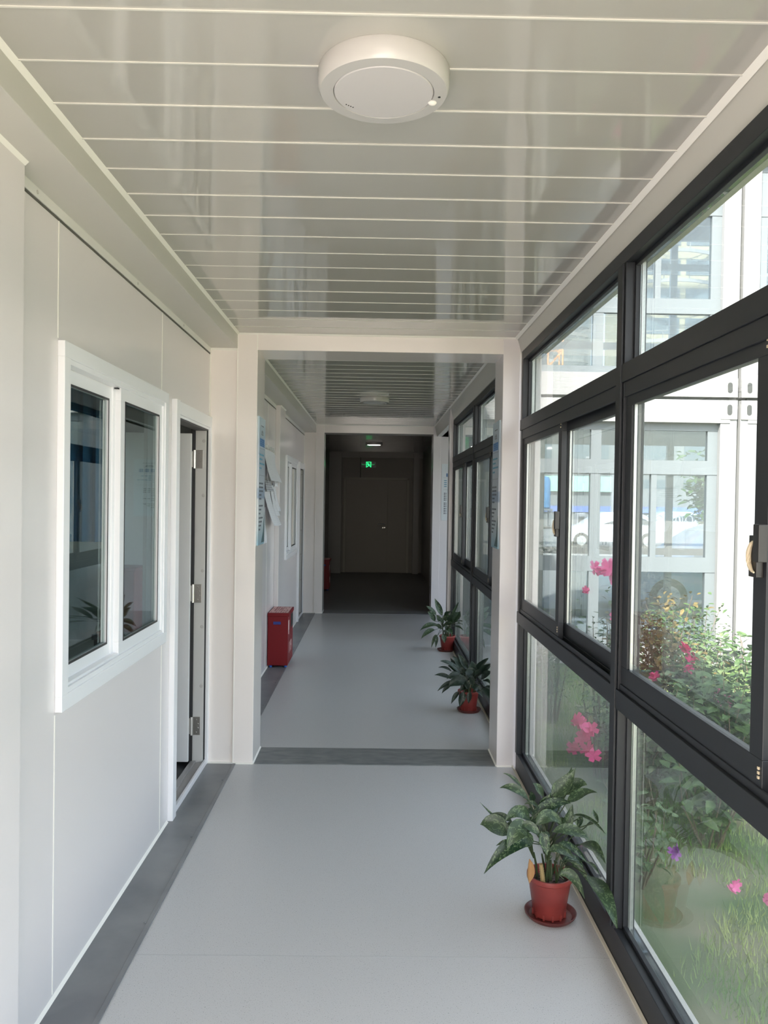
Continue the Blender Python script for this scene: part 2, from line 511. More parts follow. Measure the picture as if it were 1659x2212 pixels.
# ------------------------------------------------------------------ white sliding windows in the left wall
def bars(bm, a0, a1, b0, b1, w, d0, d1, P):
    """rectangular ring frame in the plane (a,b), width w, depth d0..d1"""
    for (p0, p1, q0, q1) in ((a0, a1, b0, b0 + w), (a0, a1, b1 - w, b1), (a0, a0 + w, b0 + w, b1 - w), (a1 - w, a1, b0 + w, b1 - w)):
        P(bm, p0, p1, q0, q1, d0, d1)
def PL(bm, y0, y1, z0, z1, d0, d1, bevel=0.0015):
    bx(bm, XL + d0, XL + d1, y0, y1, z0, z1, bevel=bevel)

def left_window(name, y0, label):
    """outer casing starts at y0"""
    r = sroot(name, (XL, y0, 0.88), label)
    a, b, z0, z1 = y0, y0 + 1.195, 0.880, 2.006
    bm = bmesh.new()
    bars(bm, a, b, z0, z1, 0.048, 0.0, 0.022, PL)          # casing on the wall
    bars(bm, a + 0.044, b - 0.044, z0 + 0.044, z1 - 0.044, 0.020, -0.055, 0.016, PL)
    PL(bm, a + 0.05, b - 0.05, z0 + 0.058, z0 + 0.072, -0.055, 0.006)
    obj('window_frame', bm, M_white, r)
    m = a + 0.565
    bm = bmesh.new(); PL(bm, m - 0.02, m + 0.012, z0 + 0.06, z1 - 0.06, -0.040, -0.013); obj('interlock', bm, M_white, r)
    # left sash, on the deeper track
    bm = bmesh.new(); bars(bm, a + 0.056, m, z0 + 0.068, z1 - 0.064, 0.052, -0.040, -0.020, PL)
    PL(bm, m - 0.016, m - 0.010, z0 + 0.07, z1 - 0.07, -0.020, -0.0185, 0)
    s = obj('sash', bm, M_white, r)
    bm = bmesh.new(); bars(bm, a + 0.102, m - 0.046, z0 + 0.114, z1 - 0.110, 0.008, -0.0195, -0.0185, lambda *k: PL(*k, bevel=0))
    obj('gasket', bm, M_gasket, s)
    bm = bmesh.new(); PL(bm, a + 0.10, m - 0.045, z0 + 0.11, z1 - 0.11, -0.032, -0.026, 0)
    obj('pane', bm, M_glass_room, s)
    # right sash, on the front track
    bm = bmesh.new()
    bars(bm, m + 0.002, b - 0.056, z0 + 0.060, z1 - 0.060, 0.052, -0.014, 0.008, PL)
    s = obj('sash', bm, M_white, r)
    bm = bmesh.new(); bars(bm, m + 0.050, b - 0.104, z0 + 0.108, z1 - 0.108, 0.008, 0.008, 0.0088, lambda *k: PL(*k, bevel=0))
    obj('gasket', bm, M_gasket, s)
    bm = bmesh.new(); PL(bm, m + 0.05, b - 0.10, z0 + 0.108, z1 - 0.108, -0.006, 0.000, 0)
    obj('pane', bm, M_glass_room, s)
    bm = bmesh.new()
    PL(bm, m - 0.020, m - 0.004, z1 - 0.070, z1 - 0.066, -0.010, 0.004, 0); PL(bm, m - 0.020, m - 0.004, z0 + 0.060, z0 + 0.064, -0.010, 0.004, 0)
    obj('track_stop', bm, M_gasket, r)
left_window('window_1', 2.384, 'large white sliding window beside the near open door')
left_window('window_2', 8.405, 'small far white sliding window beyond the red box')

def left_door(name, y0, y1, label):
    r = sroot(name, (XL, y1, 0), label)
    z1 = 2.0
    bm = bmesh.new()
    w = 0.062
    PL(bm, y0, y0 + w, 0.004, z1, 0.0, 0.026); PL(bm, y1 - w, y1, 0.004, z1, 0.0, 0.016)
    PL(bm, y0 + w, y1 - w, z1 - w, z1, 0.0, 0.016)
    PL(bm, y0 + w - 0.006, y0 + w + 0.014, 0.004, z1 - w, -0.075, 0.004)
    PL(bm, y0 + w, y1 - w, z1 - w - 0.012, z1 - w + 0.004, -0.075, 0.006)
    PL(bm, y0 + w, y1 - w, 0.004, 0.034, 0.0, 0.014)
    obj('door_frame', bm, M_white, r)
    bm = bmesh.new()
    PL(bm, y1 - w - 0.022, y1 - w, 0.006, z1 - w - 0.012, -0.066, -0.006)
    jb = obj('hinge_jamb', bm, mat('jamb_grey', (0.60, 0.59, 0.57), 0.4), r)
    jb['label'] = 'grey door edge seen end on'
    for z in (0.46, 0.80, 1.12, 1.55, 1.86):
        bm = bmesh.new(); lathe(bm, [(0.010, 0), (0.010, 0.0015), (0.007, 0.0022)], (0, 0, 0), 14,
                                Matrix.Translation((XL - 0.018, y1 - w - 0.022, z)) @ Matrix.Rotation(PI / 2, 4, 'X'))
        obj('screw_cap', bm, mat('cap_grey', (0.50, 0.48, 0.46), 0.5) if 'cap_grey' not in bpy.data.materials else bpy.data.materials['cap_grey'], jb)
    bm = bmesh.new()
    PL(bm, y1 - w - 0.012, y1 - w + 0.012, 0.006, z1 - w, -0.006, 0.001); PL(bm, y1 - w - 0.03, y1 - w, 0.02, z1 - w, -0.090, -0.066)
    PL(bm, y0 + w + 0.01, y1 - w, z1 - w - 0.020, z1 - w - 0.006, -0.07, 0.0)
    obj('door_gasket', bm, M_gasket, r)
    bm = bmesh.new()
    PL(bm, y0 + w, y1 - w, 0.004, 0.018, -0.075, -0.002); PL(bm, y0 + w, y1 - w, 0.004, 0.030, -0.075, -0.045)
    obj('sill', bm, mat('sill_metal', (0.42, 0.41, 0.40), 0.35, 0.5), r)
    # door leaf swung into the room
    bm = bmesh.new()
    bx(bm, XL - 0.084 - 0.76, XL - 0.084, y1 - w - 0.05, y1 - w - 0.01, 0.03, 1.90, bevel=0.002)
    lf = obj('door_leaf', bm, M_doorleaf, r)
    for z in (0.23, 0.99, 1.755):
        bm = bmesh.new()
        ya = y1 - w - 0.023
        bx(bm, XL - 0.062, XL - 0.022, ya - 0.0025, ya, z - 0.052, z + 0.052, bevel=0.001)
        for dz in (-0.036, -0.012, 0.012, 0.036):
            lathe(bm, [(0.0045, 0), (0.003, 0.0015)], (0, 0, 0), 8, Matrix.Translation((XL - 0.034 - 0.010 * (abs(dz) > .02), ya - 0.0025, z + dz)) @ Matrix.Rotation(PI / 2, 4, 'X'))
        lathe(bm, [(0.007, -0.052), (0.007, 0.052)], (XL - 0.070, ya - 0.006, z), 12)
        bx(bm, XL - 0.098, XL - 0.074, ya - 0.010, ya - 0.006, z - 0.045, z + 0.045, bevel=0.001)
        obj('hinge', bm, M_steel, r)
left_door('door_1', 3.712, 4.585, 'white framed door standing open into the room, nearest on the corridor')
left_door('door_2', 9.790, 10.57, 'narrow looking open door at the far end of the corridor wall')

# rooms behind the left wall
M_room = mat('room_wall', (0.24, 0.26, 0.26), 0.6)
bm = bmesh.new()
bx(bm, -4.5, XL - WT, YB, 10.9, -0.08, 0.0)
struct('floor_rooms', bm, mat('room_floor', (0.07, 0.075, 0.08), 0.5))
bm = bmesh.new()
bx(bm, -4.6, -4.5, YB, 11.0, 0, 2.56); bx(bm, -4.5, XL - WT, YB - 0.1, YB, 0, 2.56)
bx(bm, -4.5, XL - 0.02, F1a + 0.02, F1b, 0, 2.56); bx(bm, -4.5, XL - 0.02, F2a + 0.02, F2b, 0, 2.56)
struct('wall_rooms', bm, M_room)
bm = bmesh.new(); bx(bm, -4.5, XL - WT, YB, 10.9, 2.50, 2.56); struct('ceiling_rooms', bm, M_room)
# ------------------------------------------------------------------ charcoal glazing
def glazing(root, F, mull, z0=0.0, detail=2, M_g=None, M_f=None, sash_flip=False):
    """F(u, d, z) -> world; mull = list of (u_start, u_end) bays; depth d grows to the outside"""
    M_g = M_g or M_glass; M_f = M_f or M_black
    def B(bm, u0, u1, d0, d1, za, zb, bev=0.0015):
        p, q = F(u0, d0, z0 + za), F(u1, d1, z0 + zb)
        bx(bm, p[0], q[0], p[1], q[1], p[2], q[2], bevel=bev if detail > 1 else 0)
    ua, ub = mull[0][0], mull[-1][1]
    FW = 0.045
    bm = bmesh.new()
    B(bm, ua - FW, ub + FW, 0.0, 0.075, 2.345, 2.396); B(bm, ua - FW, ub + FW, 0.004, 0.078, 0.002, 0.105)
    B(bm, ua - FW, ub + FW, -0.004, 0.075, 1.945, 2.006); B(bm, ua - FW, ub + FW, -0.004, 0.075, 0.850, 0.915)
    for za, zb in ((0.105, 0.850), (0.915, 1.945), (2.006, 2.345)):
        B(bm, ua - FW, ua, 0.0, 0.075, za, zb); B(bm, ub, ub + FW, 0.0, 0.075, za, zb)
    for u0, u1 in mull:      # inner beads
        for za, zb in ((0.105, 0.850), (2.006, 2.345)):
            B(bm, u0, u1, 0.030, 0.046, za, za + 0.014); B(bm, u0, u1, 0.030, 0.046, zb - 0.014, zb)
            B(bm, u0, u0 + 0.012, 0.030, 0.046, za, zb); B(bm, u1 - 0.012, u1, 0.030, 0.046, za, zb)
    obj('outer_frame', bm, M_f, root)
    for (a0, a1), (b0, b1) in zip(mull, mull[1:]):
        bm = bmesh.new()
        for za, zb in ((0.105, 0.850), (0.915, 1.945), (2.006, 2.345)): B(bm, a1, b0, 0.001, 0.072, za, zb)
        if detail > 1: B(bm, a1 + 0.012, b0 - 0.012, -0.0075, 0.0005, 0.107, 2.343)
        obj('mullion', bm, M_f, root)
    for u0, u1 in mull:
        for za, zb in ((0.105, 0.850), (2.006, 2.345)):
            bm = bmesh.new(); B(bm, u0 + 0.004, u1 - 0.004, 0.048, 0.068, za + 0.004, zb - 0.004, 0)
            p = obj('pane', bm, M_g, root)
            if detail > 1:
                bm = bmesh.new()
                B(bm, u0 + 0.001, u0 + 0.004, 0.050, 0.066, za, zb, 0); B(bm, u1 - 0.004, u1 - 0.001, 0.050, 0.066, za, zb, 0)
                B(bm, u1 - 0.022, u1 - 0.014, 0.0485, 0.051, za + 0.004, zb - 0.004, 0)
                obj('spacer', bm, M_alu, p)
        # sliding part
        bm = bmesh.new()
        if detail > 1:
            B(bm, u0, u1, 0.006, 0.012, 0.915, 0.935); B(bm, u0, u1, 0.036, 0.040, 0.915, 0.935); B(bm, u0, u1, 0.068, 0.074, 0.915, 0.935)
            B(bm, u0, u1, 0.002, 0.010, 1.895, 1.945); B(bm, u0, u1, 0.036, 0.040, 1.905, 1.945)
            obj('sash_track', bm, M_f, root)
        else: bm.free()
        m = (u0 + u1) / 2
        for k, (s0, s1, d0, d1) in enumerate(((m - 0.035, u1, 0.010, 0.034), (u0, m + 0.035, 0.042, 0.066))):
            bm = bmesh.new()
            w, zt, zb2 = 0.058, 1.925, 0.925
            B(bm, s0, s1, d0, d1, zb2, zb2 + 0.070); B(bm, s0, s1, d0, d1, zt - 0.062, zt)
            B(bm, s0, s0 + w, d0, d1, zb2 + 0.070, zt - 0.062); B(bm, s1 - w, s1, d0, d1, zb2 + 0.070, zt - 0.062)
            sh = obj('sash', bm, M_f, root)
            bm = bmesh.new(); B(bm, s0 + w - 0.006, s1 - w + 0.006, d0 + 0.006, d1 - 0.006, zb2 + 0.064, zt - 0.056, 0)
            obj('pane', bm, M_g, sh)
            if detail > 1:
                bm = bmesh.new()
                B(bm, s1 - w - 0.010, s1 - w - 0.001, d0 + 0.007, d0 + 0.016, zb2 + 0.070, zt - 0.062, 0)
                obj('spacer', bm, M_alu, sh)
                if k == 0:
                    bm = bmesh.new()
                    B(bm, s0 + 0.012, s0 + 0.048, -0.006, d0, 1.385, 1.475); B(bm, s0 - 0.016, s0 + 0.010, -0.016, 0.004, 1.42, 1.50)
                    lk = obj('latch', bm, M_dark, sh)
                    bm = bmesh.new()
                    pts = [F(s0 + 0.012 + 0.028 * math.sin(t), -0.010, z0 + 1.43 + 0.034 * math.cos(t)) for t in [0.1 + i * (PI - 0.2) / 10 for i in range(11)]]
                    tube(bm, pts, [0.002 + 0.004 * math.sin(PI * i / 10) for i in range(11)], 8)
                    for zz in (1.895, 1.880, 0.955, 0.965, 0.975):
                        B(bm, s0 + 0.010, s0 + 0.016, d0 - 0.003, d0, zz - 0.003, zz + 0.003, 0)
                    obj('latch_lever', bm, M_brass, sh)

FR = lambda u, d, z: (XR + d, u, z)
r = sroot('window_3', (XR, 2.7, 0), 'charcoal framed glazing along the near corridor')
glazing(r, FR, [(-0.99, 0.70), (0.77, 2.625), (2.70, 4.44)])
r = sroot('window_4', (XR, 6.6, 0), 'charcoal framed glazing along the far corridor bay')
glazing(r, FR, [(4.90, 6.585), (6.665, 8.345)])

# wall return beyond the far glazing and opening to the side wing
bm = bmesh.new(); bx(bm, 0.79, 0.90, 8.40, 8.56, 0, ZC2, bevel=0.002); struct('pillar_3', bm, M_wall)
bm = bmesh.new(); bx(bm, 0.885, 2.2, F2a + 0.01, F2a + 0.09, 0, ZC2); struct('wall_side', bm, M_wall)
bm = bmesh.new(); bx(bm, 0.885, 0.98, 8.56, F2a, ZB2 - 0.03, ZC2); struct('header_3', bm, M_wall)
bm = bmesh.new(); bx(bm, 0.82, 16.0, 8.50, 10.6, -0.17, -0.001); struct('floor_wing', bm, M_floor)
bm = bmesh.new(); bx(bm, 0.98, 16.0, 8.52, 10.6, ZC2, ZC2 + 0.03); struct('ceiling_wing', bm, M_ceil)

# far dark hall, its shade put into the end wall colour
bm = bmesh.new(); bx(bm, -0.96, 1.10, YEND, YEND + 0.08, 0, 2.56); struct('wall_end', bm, mat('end_wall_shaded', (0.26, 0.245, 0.21), 0.5))
bm = bmesh.new(); bx(bm, 1.0, 1.08, F2a + 0.09, YEND, 0, 2.56); struct('wall_right_3', bm, M_hallwall_shaded)
bm = bmesh.new()
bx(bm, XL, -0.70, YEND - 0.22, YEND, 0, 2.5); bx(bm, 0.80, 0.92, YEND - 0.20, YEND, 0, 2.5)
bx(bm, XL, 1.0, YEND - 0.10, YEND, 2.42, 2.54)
struct('column_end', bm, M_hallwall_shaded)
r = sroot('door_3', (0, YEND, 0), 'closed grey double door at the end of the dark hall')
bm = bmesh.new()
bx(bm, -0.66, -0.61, YEND - 0.02, YEND, 0, 2.0, bevel=.002); bx(bm, 0.67, 0.72, YEND - 0.02, YEND, 0, 2.0, bevel=.002); bx(bm, -0.66, 0.72, YEND - 0.02, YEND, 1.955, 2.005, bevel=.002)
obj('door_frame', bm, mat('door_frame_shaded', (0.36, 0.34, 0.29), 0.45), r)  # frame colour lowered to stand in for the hall's lack of light
lf = box('door_leaf', -0.605, 0.262, YEND - 0.012, YEND - 0.001, 0.008, 1.95, M_fardoor, r, 0.002)
box('door_leaf', 0.268, 0.665, YEND - 0.012, YEND - 0.001, 0.008, 1.95, M_fardoor, r, 0.002)
bm = bmesh.new()
bx(bm, 0.07, 0.225, YEND - 0.062, YEND - 0.048, 1.02, 1.042, bevel=0.004); bx(bm, 0.205, 0.225, YEND - 0.06, YEND - 0.012, 1.02, 1.042)
obj('door_handle', bm, M_dark, lf)
bm = bmesh.new()
for dx in (0.175, 0.212):
    lathe(bm, [(0.013, 0), (0.011, 0.004)], (0, 0, 0), 14, Matrix.Translation((dx, YEND - 0.012, 0.955)) @ Matrix.Rotation(PI / 2, 4, 'X'))
obj('keyhole_cover', bm, M_steel, lf)

# ------------------------------------------------------------------ ceiling lamps
M_lampbody = mat('lamp_white', (0.53, 0.515, 0.50), 0.22, coat=0.3)
M_diff = mat('lamp_diffuser', (0.58, 0.56, 0.56), 0.30)
M_diff_on = mat('lamp_diffuser_lit', (0.9, 0.88, 0.85), 0.4, emit=(1.0, 0.93, 0.90), estr=2.2)
def lamp(label, loc, R=0.146, lit=False, h=0.046):
    t = thing('ceiling_lamp', label, 'lamp', loc, 'round ceiling lamps')
    x, y, z = loc
    bm = bmesh.new()
    lathe(bm, [(R - 0.002, 0.0), (R, -0.004), (R - 0.002, -h + 0.006), (R - 0.006, -h), (R - 0.034, -h - 0.001), (R - 0.036, -h + 0.004), (0.02, -h + 0.004)], (x, y, z), 72)
    obj('lamp_housing', bm, M_lampbody, t, True)
    bm = bmesh.new()
    lathe(bm, [(R - 0.036, -h + 0.001), (R - 0.038, -h - 0.0015), (0.03, -h - 0.003), (0.001, -h - 0.003)], (x, y, z), 72)
    obj('diffuser', bm, M_diff_on if lit else M_diff, t, True)
    if not lit:
        bm = bmesh.new()
        lathe(bm, [(0.010, -h + 0.001), (0.010, -h - 0.002), (0.006, -h - 0.006), (0.001, -h - 0.007)], (x + 0.110, y + 0.035, z), 24)
        obj('sensor_dome', bm, mat('sensor', (0.78, 0.76, 0.72), 0.2), t, True)
        bm = bmesh.new()
        lathe(bm, [(0.0032, -h), (0.0032, -h - 0.0012)], (x + 0.124, y + 0.010, z), 12)
        for k in range(4):
            bx(bm, x - 0.086 + k * 0.005, x - 0.083 + k * 0.005, y + 0.047 + k * 0.004, y + 0.050 + k * 0.004, z - h - 0.0025, z - h - 0.0018)
        obj('indicator_mark', bm, M_dark, t)
    return t
lamp('large white round ceiling lamp nearest overhead, unlit', (0.006, 1.757, ZC1))
lamp('small white round unlit ceiling lamp beyond the white cross frame', (-0.018, 7.76, ZC2))
t = lamp('glowing round ceiling lamp inside the dark hall', (-0.03, 13.75, ZC2), R=0.15, lit=True)
ld = bpy.data.lights.new('hall_lamp_light', 'AREA'); ld.shape = 'DISK'; ld.size = 0.2; ld.energy = 0.25; ld.color = (1, 0.9, 0.82)
lo = bpy.data.objects.new('hall_lamp_light', ld); COL.objects.link(lo); lo.location = (-0.03, 13.75, ZC2 - 0.056)

# ------------------------------------------------------------------ exit sign
def text_mesh(bm, body, size, M, ext=0.0008):
    cu = bpy.data.curves.new('t', 'FONT'); cu.body = body; cu.size = size; cu.extrude = ext
    cu.align_x = 'CENTER'; cu.align_y = 'CENTER'
    o = bpy.data.objects.new('t', cu); COL.objects.link(o)
    dg = bpy.context.evaluated_depsgraph_get()
    me = bpy.data.meshes.new_from_object(o.evaluated_get(dg))
    me.transform(M); bm.from_mesh(me)
    bpy.data.objects.remove(o); bpy.data.curves.remove(cu); bpy.data.meshes.remove(me)
RX = Matrix.Rotation(PI / 2, 4, 'X')
M_green = mat('exit_green', (0.0, 0.3, 0.08), 0.4, emit=(0.02, 0.85, 0.22), estr=0.42)
M_green_dim = mat('exit_green_text', (0.0, 0.2, 0.05), 0.4, emit=(0.02, 0.5, 0.15), estr=0.16)
SX, SZ, SY = -0.143, 2.271, YEND - 0.14
t = thing('exit_sign', 'green glowing running man exit sign above the far double door', 'exit sign', (SX, SY, SZ))
bm = bmesh.new(); bx(bm, SX - 0.157, SX + 0.157, SY, SY + 0.025, SZ - 0.068, SZ + 0.068, bevel=0.008); obj('sign_body', bm, M_dark, t)
bm = bmesh.new()
for a in ((-0.158, 0.158, 0.062, 0.069), (-0.158, 0.158, -0.069, -0.062), (-0.158, -0.151, -0.069, 0.069), (0.151, 0.158, -0.069, 0.069)):
    bx(bm, SX + a[0], SX + a[1], SY - 0.003, SY + 0.004, SZ + a[2], SZ + a[3], bevel=0.001)
obj('sign_frame', bm, mat('sign_frame_grey', (0.35, 0.34, 0.33), 0.4), t)
bm = bmesh.new()
def sb(x0, x1, z0, z1): bx(bm, SX + x0, SX + x1, SY - 0.006, SY - 0.001, SZ + z0, SZ + z1)
sb(-0.052, -0.040, -0.056, 0.058); sb(0.040, 0.054, -0.056, 0.058); sb(-0.052, 0.054, 0.048, 0.058)
def limb(p, q, w):
    p, q = Vector((p[0], 0, p[1])), Vector((q[0], 0, q[1]))
    d = (q - p).normalized(); n = Vector((-d.z, 0, d.x)) * w
    pts = [p + n, q + n, q - n, p - n]
    A = [bm.verts.new((SX + v.x, SY - 0.006, SZ + v.z)) for v in pts]; Bv = [bm.verts.new((SX + v.x, SY - 0.001, SZ + v.z)) for v in pts]
    bm.faces.new(A); bm.faces.new(Bv[::-1])
    for i in range(4): bm.faces.new((A[i], A[(i + 1) % 4], Bv[(i + 1) % 4], Bv[i]))
lathe(bm, [(0.011, 0), (0.011, 0.005)], (0, 0, 0), 14, Matrix.Translation((SX - 0.020, SY - 0.001, SZ + 0.030)) @ RX)
limb((-0.012, 0.018), (0.014, -0.018), 0.011); limb((0.014, -0.018), (0.040, -0.040), 0.007)
limb((0.010, -0.014), (-0.012, -0.030), 0.007); limb((-0.012, -0.030), (-0.036, -0.050), 0.006)
limb((-0.008, 0.012), (0.026, 0.010), 0.006); limb((-0.012, 0.012), (-0.030, -0.006), 0.006)
obj('running_man_symbol', bm, M_green, t)
bm = bmesh.new()
text_mesh(bm, '安全出口', 0.024, Matrix.Translation((SX - 0.098, SY - 0.004, SZ)) @ RX)
text_mesh(bm, 'EXIT', 0.032, Matrix.Translation((SX + 0.098, SY - 0.004, SZ)) @ RX)
obj('lettering', bm, M_green_dim, t)
bm = bmesh.new(); tube(bm, [(SX - 0.166, YEND - 0.112, 2.42), (SX - 0.166, YEND - 0.112, 2.0)], 0.006, 6)
bx(bm, SX - 0.172, SX - 0.150, SY + 0.002, YEND - 0.10, SZ - 0.02, SZ + 0.02)
obj('cable_conduit', bm, M_dark, t)

# ------------------------------------------------------------------ red fire boxes
M_red = mat('fire_red', (0.19, 0.006, 0.010), 0.5, spec=0.3)
M_redside = mat('fire_red_side', (0.30, 0.010, 0.016), 0.34)
M_blue = mat('blue_plastic', (0.02, 0.035, 0.22), 0.4)
M_bluefoot = mat('blue_foot', (0.02, 0.12, 0.55), 0.4)
M_sticker = mat('pink_sticker', (0.62, 0.36, 0.34), 0.5)
M_paint = mat('white_paint', (0.75, 0.55, 0.53), 0.5)
def fire_box(label, x0, x1, y0, y1, h=0.50):
    t = thing('fire_extinguisher_box', label, 'fire box', ((x0 + x1) / 2, (y0 + y1) / 2, 0), 'red fire extinguisher boxes on the floor')
    bm = bmesh.new(); bx(bm, x0, x1, y0, y1, 0.022, h - 0.03, bevel=0.003); obj('box_body', bm, M_red, t)
    bm = bmesh.new()
    bx(bm, x0 - 0.002, x1 + 0.010, y0 - 0.006, y1 + 0.004, h - 0.032, h, bevel=0.004)
    lid = obj('lid', bm, M_red, t)
    bm = bmesh.new(); bx(bm, x0 + 0.008, x1 - 0.004, y0 + 0.02, y1 - 0.02, h, h + 0.0012); st = obj('sticker', bm, M_sticker, lid)
    bm = bmesh.new()
    rnd = random.Random(4)
    for i in range(7):
        for j in range(9):
            if rnd.random() < .75:
                u = x0 + 0.018 + i * 0.022; v = y0 + 0.04 + j * 0.040
                bx(bm, u, u + rnd.uniform(.008, .017), v, v + rnd.uniform(.010, .03), h + 0.0012, h + 0.0018)
    for f in bm.faces: pass
    obj('sticker_print', bm, M_red, lid)
    bm = bmesh.new()
    bx(bm, x0 + 0.050, x0 + 0.118, y0 - 0.003, y0 + 0.004, h - 0.105, h - 0.078, bevel=0.002)
    obj('side_handle', bm, M_blue, t)['label'] = 'dark blue recessed plastic handle'
    for fx in (x0 + 0.028, x1 - 0.022):
        for fy in (y0 + 0.022, y1 - 0.03):
            bm = bmesh.new(); lathe(bm, [(0.012, 0), (0.014, 0.010), (0.012, 0.024)], (fx, fy, 0.0045), 16)
            obj('foot', bm, M_bluefoot, t, True)
    bm = bmesh.new()
    X = x1
    def g(u0, u1, za, zb): bx(bm, X, X + 0.0015, y0 + u0, y0 + u1, za, zb)
    # extinguisher pictogram at the top, three broad characters lower down
    g(0.03, 0.10, 0.335, 0.425); g(0.045, 0.085, 0.30, 0.33)
    for i, c in enumerate('警119'):
        pass
    text_mesh(bm, '119', 0.15, Matrix.Translation((X + 0.0005, (y0 + y1) / 2 - 0.01, 0.16)) @ Matrix.Rotation(PI / 2, 4, 'Z') @ RX)
    obj('front_lettering', bm, M_paint, t)
    bm = bmesh.new(); bx(bm, X, X + 0.001, y1 - 0.19, y1 - 0.02, 0.33, h - 0.04); obj('front_slot', bm, M_dark, t)
    return t
fire_box('bright red fire box with blue feet standing in the lit corridor', -0.955, -0.772, 7.13, 7.56)
fire_box('dim red fire box in the dark hall, at its left edge', -0.93, -0.752, 13.2, 13.62, 0.52)

# ------------------------------------------------------------------ posters and papers
def paper_mat(name, base, ink, scale=90, lo=0.52):
    m = mat(name, base, 0.6)
    tc = N(m, 'ShaderNodeTexCoord')
    sp = N(m, 'ShaderNodeSeparateXYZ'); L(m, tc.outputs['Object'], sp.inputs[0])
    mu = N(m, 'ShaderNodeMath', operation='MULTIPLY'); mu.inputs[1].default_value = scale * 2.2; L(m, sp.outputs['Z'], mu.inputs[0])
    sn = N(m, 'ShaderNodeMath', operation='SINE'); L(m, mu.outputs[0], sn.inputs[0])
    gt = N(m, 'ShaderNodeMath', operation='GREATER_THAN'); gt.inputs[1].default_value = 0.35; L(m, sn.outputs[0], gt.inputs[0])
    nz = N(m, 'ShaderNodeTexNoise', Scale=scale, Detail=1.0); L(m, tc.outputs['Object'], nz.inputs['Vector'])
    g2 = N(m, 'ShaderNodeMath', operation='GREATER_THAN'); g2.inputs[1].default_value = lo; L(m, nz.outputs['Fac'], g2.inputs[0])
    mm = N(m, 'ShaderNodeMath', operation='MULTIPLY'); L(m, gt.outputs[0], mm.inputs[0]); L(m, g2.outputs[0], mm.inputs[1])
    mx = N(m, 'ShaderNodeMixRGB'); mx.inputs['Color1'].default_value = (*base, 1); mx.inputs['Color2'].default_value = (*ink, 1)
    L(m, mm.outputs[0], mx.inputs['Fac']); L(m, mx.outputs['Color'], bsdf(m).inputs['Base Color'])
    return m
M_poster = mat('poster_board', (0.56, 0.64, 0.68), 0.3)
tc = N(M_poster, 'ShaderNodeTexCoord'); sp = N(M_poster, 'ShaderNodeSeparateXYZ'); L(M_poster, tc.outputs['Object'], sp.inputs[0])
mr = N(M_poster, 'ShaderNodeMapRange'); mr.inputs['From Min'].default_value = 1.25; mr.inputs['From Max'].default_value = 2.03
L(M_poster, sp.outputs['Z'], mr.inputs['Value'])
cr = N(M_poster, 'ShaderNodeValToRGB'); e = cr.color_ramp.elements
e[0].position = 0.0; e[0].color = (0.20, 0.38, 0.48, 1); e[1].position = 1.0; e[1].color = (0.50, 0.62, 0.68, 1)
for p, c in ((0.12, (0.45, 0.55, 0.60, 1)), (0.20, (0.58, 0.63, 0.66, 1)), (0.36, (0.60, 0.64, 0.68, 1)), (0.375, (0.27, 0.35, 0.47, 1)), (0.44, (0.33, 0.41, 0.52, 1)), (0.455, (0.52, 0.56, 0.62, 1)), (0.8, (0.42, 0.50, 0.58, 1))):
    q = e.new(p); q.color = c
L(M_poster, mr.outputs[0], cr.inputs['Fac']); L(M_poster, cr.outputs['Color'], bsdf(M_poster).inputs['Base Color'])
M_ink = mat('poster_ink', (0.05, 0.06, 0.08), 0.5)
M_inkb = mat('poster_blue_ink', (0.03, 0.17, 0.42), 0.5)
M_inkt = mat('poster_teal_ink', (0.10, 0.30, 0.42), 0.5)
M_hill = mat('poster_hill', (0.05, 0.10, 0.11), 0.5)

